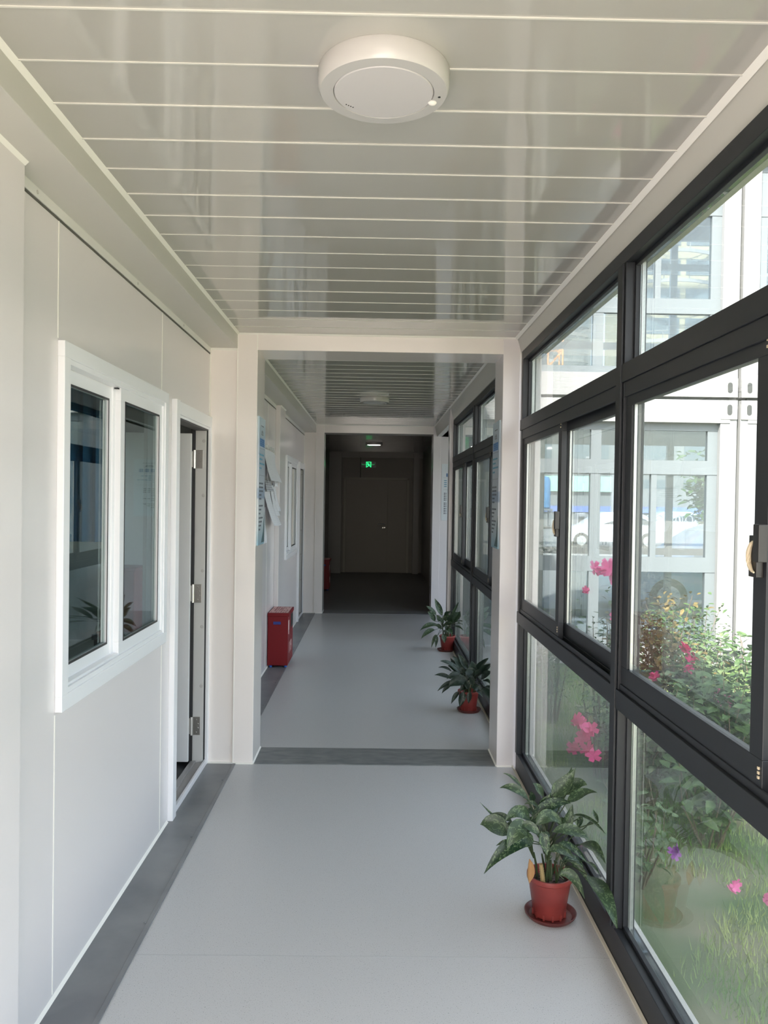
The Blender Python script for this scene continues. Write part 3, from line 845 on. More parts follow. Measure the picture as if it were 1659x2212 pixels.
def poster(label, F, w=0.25, h=0.755, zb=1.262, group='notice posters on the white columns', base=None, hill=True, band=True):
    """F(u, d, z): u 0..w along the poster from its reading left, d out of the wall"""
    c = F(w / 2, 0, zb)
    t = thing('poster', label, 'poster', c, group)
    def B(bm, u0, u1, d0, d1, z0, z1, **k):
        p, q = F(u0, d0, z0), F(u1, d1, z1); bx(bm, p[0], q[0], p[1], q[1], p[2], q[2], **k)
    bm = bmesh.new(); B(bm, 0, w, 0.0, 0.008, zb, zb + h, bevel=0.001); obj('board', bm, base or M_poster, t)
    Z = lambda f: zb + h * f
    rnd = random.Random(11)
    bm = bmesh.new()
    for i in range(4):          # four heading characters built of strokes
        u = w * (0.14 + 0.185 * i); s = w * 0.145
        for k in range(4): B(bm, u, u + s, 0.008, 0.0092, Z(0.775) + k * 0.0115, Z(0.775) + k * 0.0115 + 0.005)
        B(bm, u + s * 0.1, u + s * 0.28, 0.008, 0.0092, Z(0.775), Z(0.835)); B(bm, u + s * (0.45 + 0.1 * (i % 2)), u + s * (0.63 + .1 * (i % 2)), 0.008, 0.0092, Z(0.77), Z(0.835))
    obj('heading', bm, M_inkb, t)
    bm = bmesh.new()
    for zf, n in ((0.70, 6), (0.665, 4), (0.63, 7), (0.595, 3)):
        for i in range(n): B(bm, w * (0.08 + 0.12 * i), w * (0.08 + 0.12 * i) + w * 0.085, 0.008, 0.0088, Z(zf), Z(zf) + 0.010)
    obj('teal_lines', bm, M_inkt, t)
    bm = bmesh.new()
    for zf in (0.475, 0.445, 0.415, 0.385, 0.355, 0.30, 0.27, 0.24, 0.205, 0.175, 0.145, 0.115):
        n = rnd.choice((2, 3, 4, 5))
        for i in range(n):
            u = w * (0.08 + 0.13 * i)
            B(bm, u, u + w * 0.045, 0.008, 0.0088, Z(zf), Z(zf) + 0.011); B(bm, u + w * 0.055, u + w * 0.09, 0.008, 0.0088, Z(zf) + .002, Z(zf) + 0.009)
    for zf in (0.755, 0.545): B(bm, w * 0.06, w * 0.94, 0.008, 0.0084, Z(zf), Z(zf) + 0.0012)
    for i in range(5): B(bm, w * (.3 + .09 * i), w * (.36 + .09 * i), 0.008, 0.0084, Z(0.93), Z(0.93) + 0.006)
    obj('text_lines', bm, M_ink, t)
    bm = bmesh.new()
    for a0, a1, z0, z1 in ((.36, .64, .862, .870), (.38, .62, .880, .888), (.42, .58, .893, .899), (.38, .43, .862, .893), (.57, .62, .862, .893)):
        B(bm, w * a0, w * a1, 0.008, 0.0088, Z(z0), Z(z1))
    obj('arch_emblem', bm, mat('emblem_grey', (0.22, 0.25, 0.27), 0.5) if 'emblem_grey' not in bpy.data.materials else bpy.data.materials['emblem_grey'], t)
    if hill:
        bm = bmesh.new()
        prof = [(1.0, 0.015), (1.0, 0.26), (0.93, 0.22), (0.86, 0.17), (0.80, 0.10), (0.70, 0.07), (0.55, 0.03), (0.5, 0.015)]
        A = [bm.verts.new(F(w * u, 0.0081, Z(f))) for u, f in prof]; Bv = [bm.verts.new(F(w * u, 0.0089, Z(f))) for u, f in prof]
        bm.faces.new(A); bm.faces.new(Bv[::-1])
        for i in range(len(prof)): bm.faces.new((A[i], A[(i + 1) % len(prof)], Bv[(i + 1) % len(prof)], Bv[i]))
        obj('mountain_picture', bm, M_hill, t)
    return t
poster('tall blue notice poster on the left white column, beside the hanging papers', lambda u, d, z: (-0.685 + d, 4.585 + u, z))
poster('tall blue notice poster on the right white column, above the potted plants', lambda u, d, z: (0.728 - d, 4.84 - u, z))
M_poster2 = mat('poster_white', (0.70, 0.74, 0.76), 0.35)
poster('white notice poster with black text lines on the side wall beyond the farthest potted plant', lambda u, d, z: (0.893 + u, F2a + 0.01 - d, z), 0.42, 0.76, 1.275, base=M_poster2, hill=False)

M_paper = paper_mat('printed_paper', (0.80, 0.80, 0.83), (0.60, 0.60, 0.64), 190, 0.54)
M_paper2 = paper_mat('printed_paper_dense', (0.55, 0.56, 0.58), (0.25, 0.25, 0.30), 140, 0.45)
M_plastic = mat('clear_wallet', (0.66, 0.67, 0.66), 0.15)
def sheet(label, y0, y1, z0, z1, lift, m=None, skew=0.0, slack=0.0, name='paper_sheet'):
    bm = bmesh.new()
    nu, nv = 6, 12
    G = [[None] * (nv + 1) for _ in range(nu + 1)]
    for k, off in ((0, 0.0), ):
        for i in range(nu + 1):
            for j in range(nv + 1):
                u, v = i / nu, j / nv
                zz = z1 + (z0 - z1) * v
                yy = y0 + (y1 - y0) * u + skew * v
                d = 0.004 + lift * v ** 1.5 + slack * math.sin(PI * u) * v + 0.004 * math.sin(9 * u + 5 * v)
                G[i][j] = bm.verts.new((XL + max(d, 0.0035), yy, zz - 0.012 * u * slack * 20 * v))
    for i in range(nu):
        for j in range(nv):
            bm.faces.new((G[i][j], G[i + 1][j], G[i + 1][j + 1], G[i][j + 1]))
    bmesh.ops.recalc_face_normals(bm, faces=bm.faces)
    bmesh.ops.solidify(bm, geom=bm.faces[:], thickness=0.0006)
    o = obj(name, bm, m or M_paper, None, True)
    tag(o, label, 'paper', 'papers taped up on the left wall beyond the left column')
sheet('upper white printed sheet hanging on the wall, largest and topmost of the papers', 6.72, 7.42, 1.69, 1.965, 0.075, slack=0.015)
sheet('white printed sheet tucked behind the topmost paper, at its far edge', 7.33, 7.50, 1.65, 1.95, 0.03, slack=0.01)
sheet('grey densely printed strip below the topmost paper', 6.80, 7.22, 1.60, 1.70, 0.03, M_paper2)
sheet('long white sheet curling out below the grey strip', 6.75, 7.20, 1.30, 1.61, 0.09, skew=0.10, slack=0.02)
sheet('middle white sheet of the lower papers, slightly tilted', 7.12, 7.38, 1.38, 1.66, 0.06, skew=0.06, slack=0.01)
sheet('lower white sheet hanging farthest along the wall', 7.34, 7.54, 1.42, 1.68, 0.05, skew=0.05, slack=0.01)
sheet('plain narrow white sheet hanging lowest, under the curling papers', 6.64, 6.90, 1.15, 1.46, 0.012)
sheet('white notice with small print hidden nearest behind the left column', 6.05, 6.55, 1.33, 1.84, 0.01, M_paper)
bm = bmesh.new()
for i in range(9):
    y = 6.84 + i * 0.065
    bx(bm, XL, XL + 0.012, y, y + 0.05, 1.972 + 0.006 * (i % 2), 2.0 + 0.004 * (i % 3), bevel=0.002)
tag(obj('plastic_wallet', bm, M_plastic), 'crumpled clear plastic wallet above the topmost paper', 'plastic wallet')

# items inside the room seen through the near left window
M_curt = mat('blue_cloth', (0.05, 0.20, 0.42), 0.8)
bm = bmesh.new()
n = 60; A = []; Bv = []
for i in range(n + 1):
    x = -2.05 + 0.62 * i / n; y = 4.44 + 0.018 * math.sin(i * 0.9)
    A.append((bm.verts.new((x, y, 1.28)), bm.verts.new((x, y, 2.15)))); Bv.append((bm.verts.new((x, y + 0.006, 1.28)), bm.verts.new((x, y + 0.006, 2.15))))
for i in range(n):
    bm.faces.new((A[i][0], A[i + 1][0], A[i + 1][1], A[i][1])); bm.faces.new((Bv[i][1], Bv[i + 1][1], Bv[i + 1][0], Bv[i][0]))
    bm.faces.new((A[i][1], A[i + 1][1], Bv[i + 1][1], Bv[i][1])); bm.faces.new((A[i][0], Bv[i][0], Bv[i + 1][0], A[i + 1][0]))
tag(obj('curtain', bm, M_curt, None, True), 'dark blue hanging cloth seen inside through the large white sliding window', 'curtain')
bm = bmesh.new(); bx(bm, -1.43, -1.30, 4.28, 4.48, 0.80, 1.13, bevel=0.004)
cb = thing('storage_box', 'dull red box seen through the right pane of the large white sliding window', 'box', (-1.365, 4.38, 0.80))
obj('box_body', bm, M_red, cb)
bm = bmesh.new(); bx(bm, -1.44, -1.29, 4.27, 4.49, 1.13, 1.15, bevel=0.004); obj('lid', bm, M_red, cb)
ct = thing('side_table', 'small grey stand behind the large sliding window, under the dull red box', 'table', (-1.37, 4.38, 0))
box('tabletop', -1.50, -1.24, 4.20, 4.53, 0.77, 0.80, M_strip, ct, 0.003)
for x in (-1.49, -1.285):
    for y in (4.21, 4.49): box('leg', x, x + 0.035, y, y + 0.035, 0.0, 0.77, M_strip, ct)
P1=[[[0.586,2.9,0.436],[0.482,2.92,0.47],0.0164,0.03],[[0.577,2.97,0.449],[0.507,2.99,0.501],0.0069,0.02],[[0.672,2.9,0.448],[0.765,2.92,0.548],0.0277,-0.02],[[0.734,2.93,0.444],[0.8,2.886,0.497],0.0242,0.03],[[0.728,2.89,0.433],[0.8,2.751,0.519],0.0164,0.02],[[0.646,2.92,0.44],[0.606,2.92,0.489],0.0147,0.01],[[0.624,2.87,0.406],[0.663,2.87,0.473],0.0199,-0.01],[[0.585,2.84,0.383],[0.737,2.87,0.435],0.0208,0.04],[[0.578,2.82,0.389],[0.48,2.78,0.401],0.0208,0.05],[[0.533,2.93,0.338],[0.458,2.95,0.362],0.0121,0.01],[[0.519,2.89,0.328],[0.406,2.9,0.424],0.0052,-0.01],[[0.505,2.85,0.322],[0.404,2.87,0.353],0.0329,0.03],[[0.558,2.77,0.381],[0.48,2.73,0.328],0.0329,0.04],[[0.584,2.78,0.332],[0.515,2.75,0.311],0.0225,0.03],[[0.579,2.77,0.328],[0.398,2.71,0.246],0.026,0.06],[[0.588,2.77,0.394],[0.688,2.79,0.387],0.0216,0.05],[[0.649,2.77,0.371],[0.785,2.77,0.34],0.0208,0.03],[[0.707,2.85,0.328],[0.743,2.87,0.43],0.019,-0.01],[[0.604,2.75,0.379],[0.622,2.73,0.303],0.0182,0.01],[[0.669,2.75,0.34],[0.775,2.77,0.259],0.0147,0.02],[[0.75,2.84,0.284],[0.8,2.635,0.319],0.0242,0.05],[[0.642,2.79,0.294],[0.739,2.81,0.255],0.019,0.03],[[0.772,2.75,0.226],[0.8,2.501,0.174],0.0346,0.03],[[0.671,2.75,0.225],[0.756,2.73,0.152],0.019,0.06],[[0.745,2.87,0.39],[0.8,2.647,0.417],0.0087,0.03],[[0.78,2.87,0.386],[0.764,2.87,0.337],0.0104,0.01],[[0.792,2.87,0.346],[0.8,2.744,0.418],0.0087,0.01],[[0.728,2.82,0.24],[0.8,2.768,0.16],0.0104,0.03],[[0.741,2.95,0.451],[0.761,2.96,0.538],0.0138,-0.01],[[0.537,2.77,0.397],[0.605,2.75,0.356],0.0173,0.02],[[0.541,2.87,0.275],[0.464,2.87,0.274],0.0104,0.02],[[0.647,2.87,0.213],[0.674,2.87,0.238],0.0069,0.01],[[0.8,2.733,0.422],[0.8,2.8,0.439],0.0069,0.0],[[0.625,2.9,0.405],[0.572,2.9,0.417],0.0078,0.02],[[0.616,2.96,0.399],[0.608,2.96,0.446],0.0121,0],[[0.567,2.85,0.33],[0.627,2.87,0.364],0.0208,0.03],[[0.556,2.9,0.301],[0.499,2.92,0.313],0.0208,0.03],[[0.726,2.87,0.316],[0.683,2.87,0.364],0.0208,0.03],[[0.649,2.91,0.369],[0.714,2.93,0.379],0.019,0.03],[[0.689,2.95,0.433],[0.734,2.97,0.407],0.0156,0.02],[[0.773,2.87,0.218],[0.8,2.686,0.25],0.0104,0.03],[[0.596,2.93,0.36],[0.547,2.95,0.359],0.019,0.03],[[0.663,2.87,0.315],[0.617,2.85,0.288],0.0156,0.02],[[0.715,2.89,0.208],[0.8,2.903,0.174],0.0156,0.04],[[0.635,2.94,0.335],[0.584,2.94,0.378],0.0156,0.02]]
P2=[[[0.644,5.75,0.277],[0.497,5.75,0.365],0.0224,0.03],[[0.582,5.75,0.234],[0.454,5.75,0.26],0.0155,0.02],[[0.587,5.8,0.279],[0.488,5.8,0.306],0.0103,0.02],[[0.677,5.8,0.266],[0.592,5.8,0.391],0.0327,0.01],[[0.705,5.8,0.294],[0.633,5.8,0.412],0.0224,0.0],[[0.741,5.75,0.285],[0.725,5.75,0.368],0.0344,0],[[0.775,5.8,0.288],[0.8,5.414,0.457],0.0258,0.01],[[0.783,5.75,0.258],[0.8,5.239,0.455],0.0292,0.02],[[0.64,5.7,0.205],[0.473,5.67,0.162],0.0189,0.05],[[0.568,5.67,0.204],[0.503,5.65,0.15],0.0144,0.02],[[0.688,5.65,0.238],[0.544,5.63,0.2],0.0378,0.04],[[0.63,5.67,0.157],[0.572,5.65,0.076],0.0165,0.02],[[0.66,5.63,0.168],[0.629,5.61,0.064],0.0275,0.01],[[0.704,5.63,0.168],[0.693,5.61,0.088],0.0189,0.01],[[0.716,5.65,0.197],[0.796,5.63,0.132],0.0292,0.04],[[0.791,5.7,0.173],[0.8,5.295,0.2],0.0292,0.03],[[0.773,5.67,0.228],[0.8,5.265,0.31],0.0241,0.03],[[0.672,5.75,0.228],[0.553,5.75,0.331],0.0241,0.03],[[0.654,5.71,0.258],[0.539,5.69,0.247],0.0241,0.03],[[0.797,5.75,0.23],[0.8,5.275,0.396],0.0241,0.02],[[0.694,5.7,0.233],[0.748,5.7,0.316],0.0378,0.03],[[0.732,5.67,0.227],[0.669,5.67,0.301],0.0413,0.03],[[0.75,5.71,0.232],[0.8,5.536,0.319],0.0344,0.03],[[0.683,5.78,0.236],[0.633,5.78,0.305],0.031,0.02],[[0.639,5.7,0.219],[0.578,5.7,0.232],0.0275,0.03],[[0.687,5.63,0.188],[0.672,5.63,0.249],0.0206,0.01],[[0.8,5.571,0.217],[0.8,5.218,0.277],0.0172,0.02],[[0.747,5.79,0.234],[0.8,5.784,0.32],0.031,0.02],[[0.624,5.83,0.294],[0.577,5.83,0.374],0.0138,0],[[0.702,5.65,0.197],[0.633,5.63,0.174],0.031,0.03],[[0.728,5.64,0.214],[0.685,5.63,0.27],0.0275,0.03]]
P3=[[[0.712,8.1,0.353],[0.632,8.1,0.532],0.03,0.0],[[0.649,8.1,0.362],[0.545,8.1,0.453],0.0242,0.01],[[0.638,8.07,0.298],[0.557,8.05,0.402],0.0266,0.02],[[0.671,8.05,0.253],[0.477,8.0,0.211],0.03,0.05],[[0.631,8.02,0.219],[0.49,7.98,0.132],0.0233,0.04],[[0.663,8.05,0.156],[0.6,8.02,0.035],0.0203,0.05],[[0.656,8.02,0.156],[0.642,8.0,0.039],0.0165,0.02],[[0.781,8.1,0.295],[0.8,7.471,0.483],0.0266,0.02],[[0.8,8.099,0.344],[0.8,7.361,0.592],0.0145,0],[[0.8,7.804,0.323],[0.8,7.229,0.526],0.0315,0.0],[[0.8,7.895,0.299],[0.8,6.987,0.468],0.0203,0.02],[[0.744,8.12,0.292],[0.772,8.12,0.39],0.0315,0],[[0.72,8.05,0.244],[0.8,7.895,0.299],0.0315,0.03],[[0.766,8.03,0.229],[0.8,7.875,0.183],0.0203,0.03],[[0.721,8.0,0.185],[0.73,7.98,0.092],0.0252,0.01],[[0.8,7.799,0.295],[0.8,6.903,0.398],0.0145,0.02],[[0.746,8.15,0.336],[0.8,7.916,0.429],0.0291,0.02],[[0.694,8.1,0.294],[0.654,8.1,0.362],0.0242,0.0],[[0.719,8.05,0.283],[0.67,8.05,0.321],0.0291,0.02],[[0.76,8.07,0.261],[0.8,7.725,0.409],0.0339,0.02],[[0.7,8.05,0.224],[0.641,8.04,0.264],0.0194,0.02],[[0.778,8.04,0.188],[0.738,8.04,0.256],0.0242,0.02],[[0.8,7.372,0.391],[0.8,6.982,0.435],0.0145,0.01],[[0.8,7.994,0.312],[0.764,8.13,0.349],0.0291,0.02]]
# ------------------------------------------------------------------ potted plants
def leaf(bm, uvl, b, t, hw, arch, rnd, fold=0.35, segs=9, up=None):
    b, t = Vector(b), Vector(t)
    up = up or Vector((0, 0, 1))
    ax = t - b; ln = ax.length
    if ln < 1e-4: return
    side0 = ax.cross(Vector((0, 1, 0)) if abs(ax.normalized().z) < .95 else Vector((0, 1, 0)))
    # blade turned half towards the viewer side and half to the sky
    nrm = (Vector((rnd.uniform(-.25, .25), -0.75 + rnd.uniform(-.3, .3), 0.65 + rnd.uniform(-.2, .2)))).normalized()
    mid = (b + t) / 2 + up * arch * 1.3
    off = rnd.uniform(0, 50)
    rows = []
    for i in range(segs + 1):
        s = i / segs
        p = b * (1 - s) ** 2 + mid * 2 * s * (1 - s) + t * s * s
        tg = ((mid - b) * (1 - s) + (t - mid) * s).normalized()
        sd = tg.cross(nrm)
        if sd.length < 1e-3: sd = Vector((1, 0, 0))
        sd.normalize(); n2 = sd.cross(tg).normalized()
        w = hw * (math.sin(PI * min(1, (s * 1.02)) ** 0.82)) ** 0.85 if 0 < s < 1 else 0.0006
        w = max(w, 0.0006)
        wav = hw * 0.10 * math.sin(s * 9 + off)
        rows.append([(p - sd * w + n2 * (w * fold + wav), 0.0), (p - sd * w * .5 + n2 * w * fold * .35, .25), (p, 0.5), (p + sd * w * .5 + n2 * w * fold * .35, .75), (p + sd * w + n2 * (w * fold - wav), 1.0)])
    vr = [[bm.verts.new(q[0]) for q in r] for r in rows]
    for i in range(segs):
        for k in range(4):
            f = bm.faces.new((vr[i][k], vr[i][k + 1], vr[i + 1][k + 1], vr[i + 1][k]))
            f.smooth = True
            idx = ((i, k), (i, k + 1), (i + 1, k + 1), (i + 1, k))
            for lp, (a, c) in zip(f.loops, idx):
                lp[uvl].uv = (off + rows[a][c][1] * hw * 60, off + a / segs * ln * 22)

def pot_plant(label, leaves, cx, cy, rim=0.084, h=0.155, saucer_dx=0.0, saucer_dy=0.0, lm=None, seed=1, wither=False, rb=0.058):
    rnd = random.Random(seed)
    t = thing('potted_plant', label, 'potted plant', (cx, cy, 0), 'potted plants along the glazing')
    sc = (cx + saucer_dx, cy + saucer_dy, 0)
    bm = bmesh.new()
    R = rim * 1.14
    lathe(bm, [(R * .80, 0.001), (R * .84, 0.0), (R * .99, 0.016), (R, 0.020), (R - .004, 0.020), (R * .82, 0.006), (0.001, 0.005)], sc, 48, cap0=True, cap1=False)
    obj('saucer', bm, M_saucer, t, True)
    bm = bmesh.new()
    z = 0.007
    lathe(bm, [(rb * .9, z), (rb, z + .002), (rb * 1.06, z + 0.028), (rb * 1.08, z + 0.030), (rim * .93, h - 0.022), (rim * .94, h - 0.020), (rim, h - 0.016), (rim * 1.01, h - 0.008), (rim, h), (rim - .006, h), (rim - 0.010, h - 0.02), (rim - 0.014, h - 0.03)],
          (cx, cy, 0), 56, cap0=True, cap1=False)
    for i in range(12):      # little ribs between the drainage notches at the foot
        a = 2 * PI * i / 12
        M = Matrix.Translation((cx, cy, z)) @ Matrix.Rotation(a, 4, 'Z')
        bx(bm, rb * .96, rb * 1.10, -0.0035, 0.0035, 0.0, 0.022, M)
    pot = obj('pot', bm, M_pot, t, True)
    bm = bmesh.new()
    lathe(bm, [(rim - 0.012, h - 0.030), (rim * .5, h - 0.024), (0.001, h - 0.022)], (cx, cy, 0), 32, cap0=False, cap1=False)
    for i in range(40):
        a, r = rnd.uniform(0, 2 * PI), rnd.uniform(0, rim - .02)
        bmesh.ops.create_icosphere(bm, subdivisions=1, radius=rnd.uniform(.002, .005), matrix=Matrix.Translation((cx + r * math.cos(a), cy + r * math.sin(a), h - 0.024)))
    obj('soil', bm, M_soil, pot)
    bm = bmesh.new(); uvl = bm.loops.layers.uv.new('UVMap')
    st = bmesh.new()
    canes = []
    for i in range(12):
        a = rnd.uniform(0, 2 * PI); r = rnd.uniform(0.01, rim * .62)
        p0 = Vector((cx + r * math.cos(a), cy + r * math.sin(a), h - 0.03))
        p1 = p0 + Vector((rnd.uniform(-.025, .02), rnd.uniform(-.03, .02), rnd.uniform(.06, .13)))
        tube(st, [p0, (p0 + p1) / 2 + Vector((.003, 0, 0)), p1], [.0048, .0045, .0032], 8)
        canes.append((p0, p1))
    for b, tp, hw, arch in leaves:
        leaf(bm, uvl, b, tp, hw * rnd.uniform(.95, 1.1), arch, rnd)
        p0, p1 = min(canes, key=lambda c: (c[1] - Vector(b)).length + rnd.uniform(0, .05))
        bb = Vector(b)
        mid = (p1 + bb) / 2 + Vector((0, 0, 0.02)); d = (Vector(tp) - bb).normalized()
        tube(st, [p1 - Vector((0, 0, .02)), (p1 + mid) / 2 + Vector((0, 0, .004)), mid, bb, bb + d * 0.02], [.0028, .0026, .0023, .002, .0012], 6)
    obj('foliage', bm, lm or M_leaf, t)
    obj('plant_stems', st, M_stem, t, True)
    if wither:
        bm = bmesh.new(); uvl = bm.loops.layers.uv.new('UVMap')
        leaf(bm, uvl, (0.578, 2.82, 0.250), (0.582, 2.835, 0.152), 0.015, 0.0, rnd, 0.9)
        obj('withered_leaf', bm, M_leaf_yellow, t)['label'] = 'withered orange leaf over the pot rim'
        bm = bmesh.new()
        tube(bm, [(0.640, 2.862, 0.125), (0.635, 2.860, 0.170), (0.628, 2.855, 0.215)], [.0085, .008, .007], 10)
        for k in range(9):
            tube(bm, [(0.640 - k * .0011, 2.862, 0.128 + k * .0085), (0.640 - k * .0011, 2.862, 0.1305 + k * .0085)], [.0095, .0095], 10)
        obj('ringed_cane', bm, mat('cane', (0.30, 0.22, 0.10), 0.6), t, True)
    return t
pot_plant('largest variegated potted plant in a red pot, with one withered leaf over the rim', P1, 0.672, 2.905, 0.084, 0.158, 0.004, -0.004, seed=3, wither=True)
pot_plant('dark bushy potted plant in a red pot, middle of the three beside the column', P2, 0.708, 5.76, 0.078, 0.15, 0.004, -0.012, lm=M_leaf_dark, seed=8)
pot_plant('smallest looking potted plant, its red pot farthest down the corridor', P3, 0.767, 8.08, 0.083, 0.155, -0.012, -0.02, seed=12)

# ------------------------------------------------------------------ garden outside
GZ = -0.20
M_lawn = mat('lawn_ground', (0.07, 0.10, 0.04), 0.9)
add_noise(M_lawn, (0.045, 0.085, 0.018), (0.19, 0.17, 0.11), 1.7, 6, 0.42, 0.66)
bm = bmesh.new()
nx, ny = 60, 60
gv = []
for i in range(nx + 1):
    row = []
    for j in range(ny + 1):
        x = 0.96 + (16 - 0.96) * i / nx; y = -6 + 14.5 * j / ny
        row.append(bm.verts.new((x, y, GZ + 0.03 * noise.noise(Vector((x * .8, y * .8, 0))) + 0.012 * noise.noise(Vector((x * 4, y * 4, 2))))))
    gv.append(row)
for i in range(nx):
    for j in range(ny): bm.faces.new((gv[i][j], gv[i + 1][j], gv[i + 1][j + 1], gv[i][j + 1]))
o = struct('lawn', bm, M_lawn)
for p in o.data.polygons: p.use_smooth = True
bm = bmesh.new(); bx(bm, 0.98, 60, 8.5, 17.5, GZ - 0.25, GZ - 0.02); bx(bm, -60, 60, 17.5, 140, GZ - 0.25, GZ - 0.03)
struct('ground_yard', bm, mat('yard_concrete', (0.20, 0.195, 0.19), 0.8))
bm = bmesh.new(); bx(bm, XL - 4, 0.96, YB - 7, YB, -0.25, -0.02); bx(bm, 0.96, 16, -16, -6, -0.3, GZ)
bx(bm, -60, XL - 4, -60, 17.5, -0.3, -0.1); bx(bm, -60, 60, -60, -16, -0.3, -0.1); bx(bm, XL - 4, 0.96, -16, YB - 7, -0.3, -0.1)
bx(bm, 16, 60, -60, 8.5, -0.3, GZ)
struct('ground_paving', bm, mat('paving', (0.66, 0.60, 0.54), 0.8))
bm = bmesh.new(); bx(bm, 0.90, 0.985, YB, F1a, -0.25, 0.0); bx(bm, 0.90, 0.985, F1b - .3, 8.5, -0.25, 0.0)
struct('plinth', bm, M_beam)

# short grass
M_grass = mat('grass_blade', (0.09, 0.16, 0.04), 0.7)
bsdf(M_grass).inputs['Specular IOR Level'].default_value = 0.2
tc = N(M_grass, 'ShaderNodeTexCoord'); nzg = N(M_grass, 'ShaderNodeTexNoise', Scale=2.5, Detail=5.0); L(M_grass, tc.outputs['Object'], nzg.inputs['Vector'])
crg = N(M_grass, 'ShaderNodeValToRGB'); crg.color_ramp.elements[0].position = .38; crg.color_ramp.elements[0].color = (0.085, 0.20, 0.030, 1)
crg.color_ramp.elements[1].position = .66; crg.color_ramp.elements[1].color = (0.30, 0.36, 0.13, 1)
L(M_grass, nzg.outputs['Fac'], crg.inputs['Fac']); L(M_grass, crg.outputs['Color'], bsdf(M_grass).inputs['Base Color'])
rnd = random.Random(21)
verts, faces = [], []
k = 0
for i in range(80000):
    x = 1.0 + 3.4 * rnd.random() ** 1.6; y = 0.9 + 7.4 * rnd.random() ** 1.5
    if noise.noise(Vector((x * 1.3, y * 1.3, 5))) < -0.42 + 0.15 * rnd.random(): continue
    a = rnd.uniform(0, 2 * PI); h = rnd.uniform(.02, .058); w = rnd.uniform(.0016, .0034); b = rnd.uniform(0, .03)
    z = GZ + 0.03 * noise.noise(Vector((x * .8, y * .8, 0)))
    c, s = math.cos(a), math.sin(a); c2, s2 = math.cos(a * 3), math.sin(a * 3)
    verts += [(x - c * w, y - s * w, z - .004), (x + c * w, y + s * w, z - .004), (x + c2 * b, y + s2 * b, z + h)]
    faces.append((k, k + 1, k + 2)); k += 3
me = bpy.data.meshes.new('grass'); me.from_pydata(verts, [], faces); me.materials.append(M_grass)
o = bpy.data.objects.new('grass', me); COL.objects.link(o)
tag(o, 'short patchy green grass on the lawn outside the glazing', 'grass', kind='stuff')

M_bush = leaf_mat('bush_leaf', (0.030, 0.080, 0.018), (0.09, 0.15, 0.045), amount=0.4, rough=0.5)
M_bush_pale = leaf_mat('pale_bush_leaf', (0.050, 0.105, 0.035), (0.15, 0.20, 0.09), amount=0.4, rough=0.5)
M_bush_brown = leaf_mat('brown_bush_leaf', (0.095, 0.060, 0.02), (0.19, 0.15, 0.04), amount=0.5, rough=0.5)
M_twig = mat('twig', (0.12, 0.09, 0.06), 0.8)
M_petal = mat('magenta_petal', (0.75, 0.06, 0.28), 0.5)
M_petal2 = mat('pink_petal', (0.78, 0.16, 0.42), 0.5)
M_petal3 = mat('purple_petal', (0.42, 0.08, 0.50), 0.5)

def mini_leaf(bm, uvl, p, d, nrm, ln, hw, off):
    sd = d.cross(nrm)
    if sd.length < 1e-3: return
    sd.normalize()
    P = [p, p + d * ln * .35 - sd * hw + nrm * hw * .35, p + d * ln * .35 + sd * hw + nrm * hw * .35, p + d * ln * .75 - sd * hw * .7 + nrm * hw * .1, p + d * ln * .75 + sd * hw * .7 + nrm * hw * .1, p + d * ln - nrm * ln * .12, p + d * ln * .35, p + d * ln * .75]
    v = [bm.verts.new(q) for q in P]
    for f, uv in (((0, 6, 1), ((.5, 0), (.5, .35), (0, .35))), ((0, 2, 6), ((.5, 0), (1, .35), (.5, .35))), ((1, 6, 7, 3), ((0, .35), (.5, .35), (.5, .75), (.1, .75))),
                  ((6, 2, 4, 7), ((.5, .35), (1, .35), (.9, .75), (.5, .75))), ((3, 7, 5), ((.1, .75), (.5, .75), (.5, 1))), ((7, 4, 5), ((.5, .75), (.9, .75), (.5, 1)))):
        fc = bm.faces.new([v[i] for i in f]); fc.smooth = True
        for lp, q in zip(fc.loops, uv): lp[uvl].uv = (off + q[0] * .8, off + q[1] * .8)

def flower(parent, p, r, m, rnd, name='flower'):
    bm = bmesh.new()
    for c in range(3):
        q = Vector(p) + Vector((rnd.uniform(-r, r), rnd.uniform(-r, r), rnd.uniform(-r, r))) * (.75 if c else 0)
        ax = Vector((rnd.uniform(-.7, .7), rnd.uniform(-1, .2), rnd.uniform(0, 1))).normalized()
        u = ax.orthogonal().normalized(); v = ax.cross(u)
        cv = bm.verts.new(q)
        n = 5
        for i in range(n):
            a = 2 * PI * i / n + c
            def dr(t): return u * math.cos(t) + v * math.sin(t)
            w = PI / n * 0.95
            p1 = bm.verts.new(q + dr(a - w) * r * .55 + ax * r * .12); p2 = bm.verts.new(q + dr(a - w * .5) * r * .98 + ax * r * .3)
            p3 = bm.verts.new(q + dr(a + w * .5) * r * .98 + ax * r * .3); p4 = bm.verts.new(q + dr(a + w) * r * .55 + ax * r * .12)
            bm.faces.new((cv, p1, p2, p3, p4))
    bmesh.ops.solidify(bm, geom=bm.faces[:], thickness=0.0012)
    return obj(name, bm, m, parent)

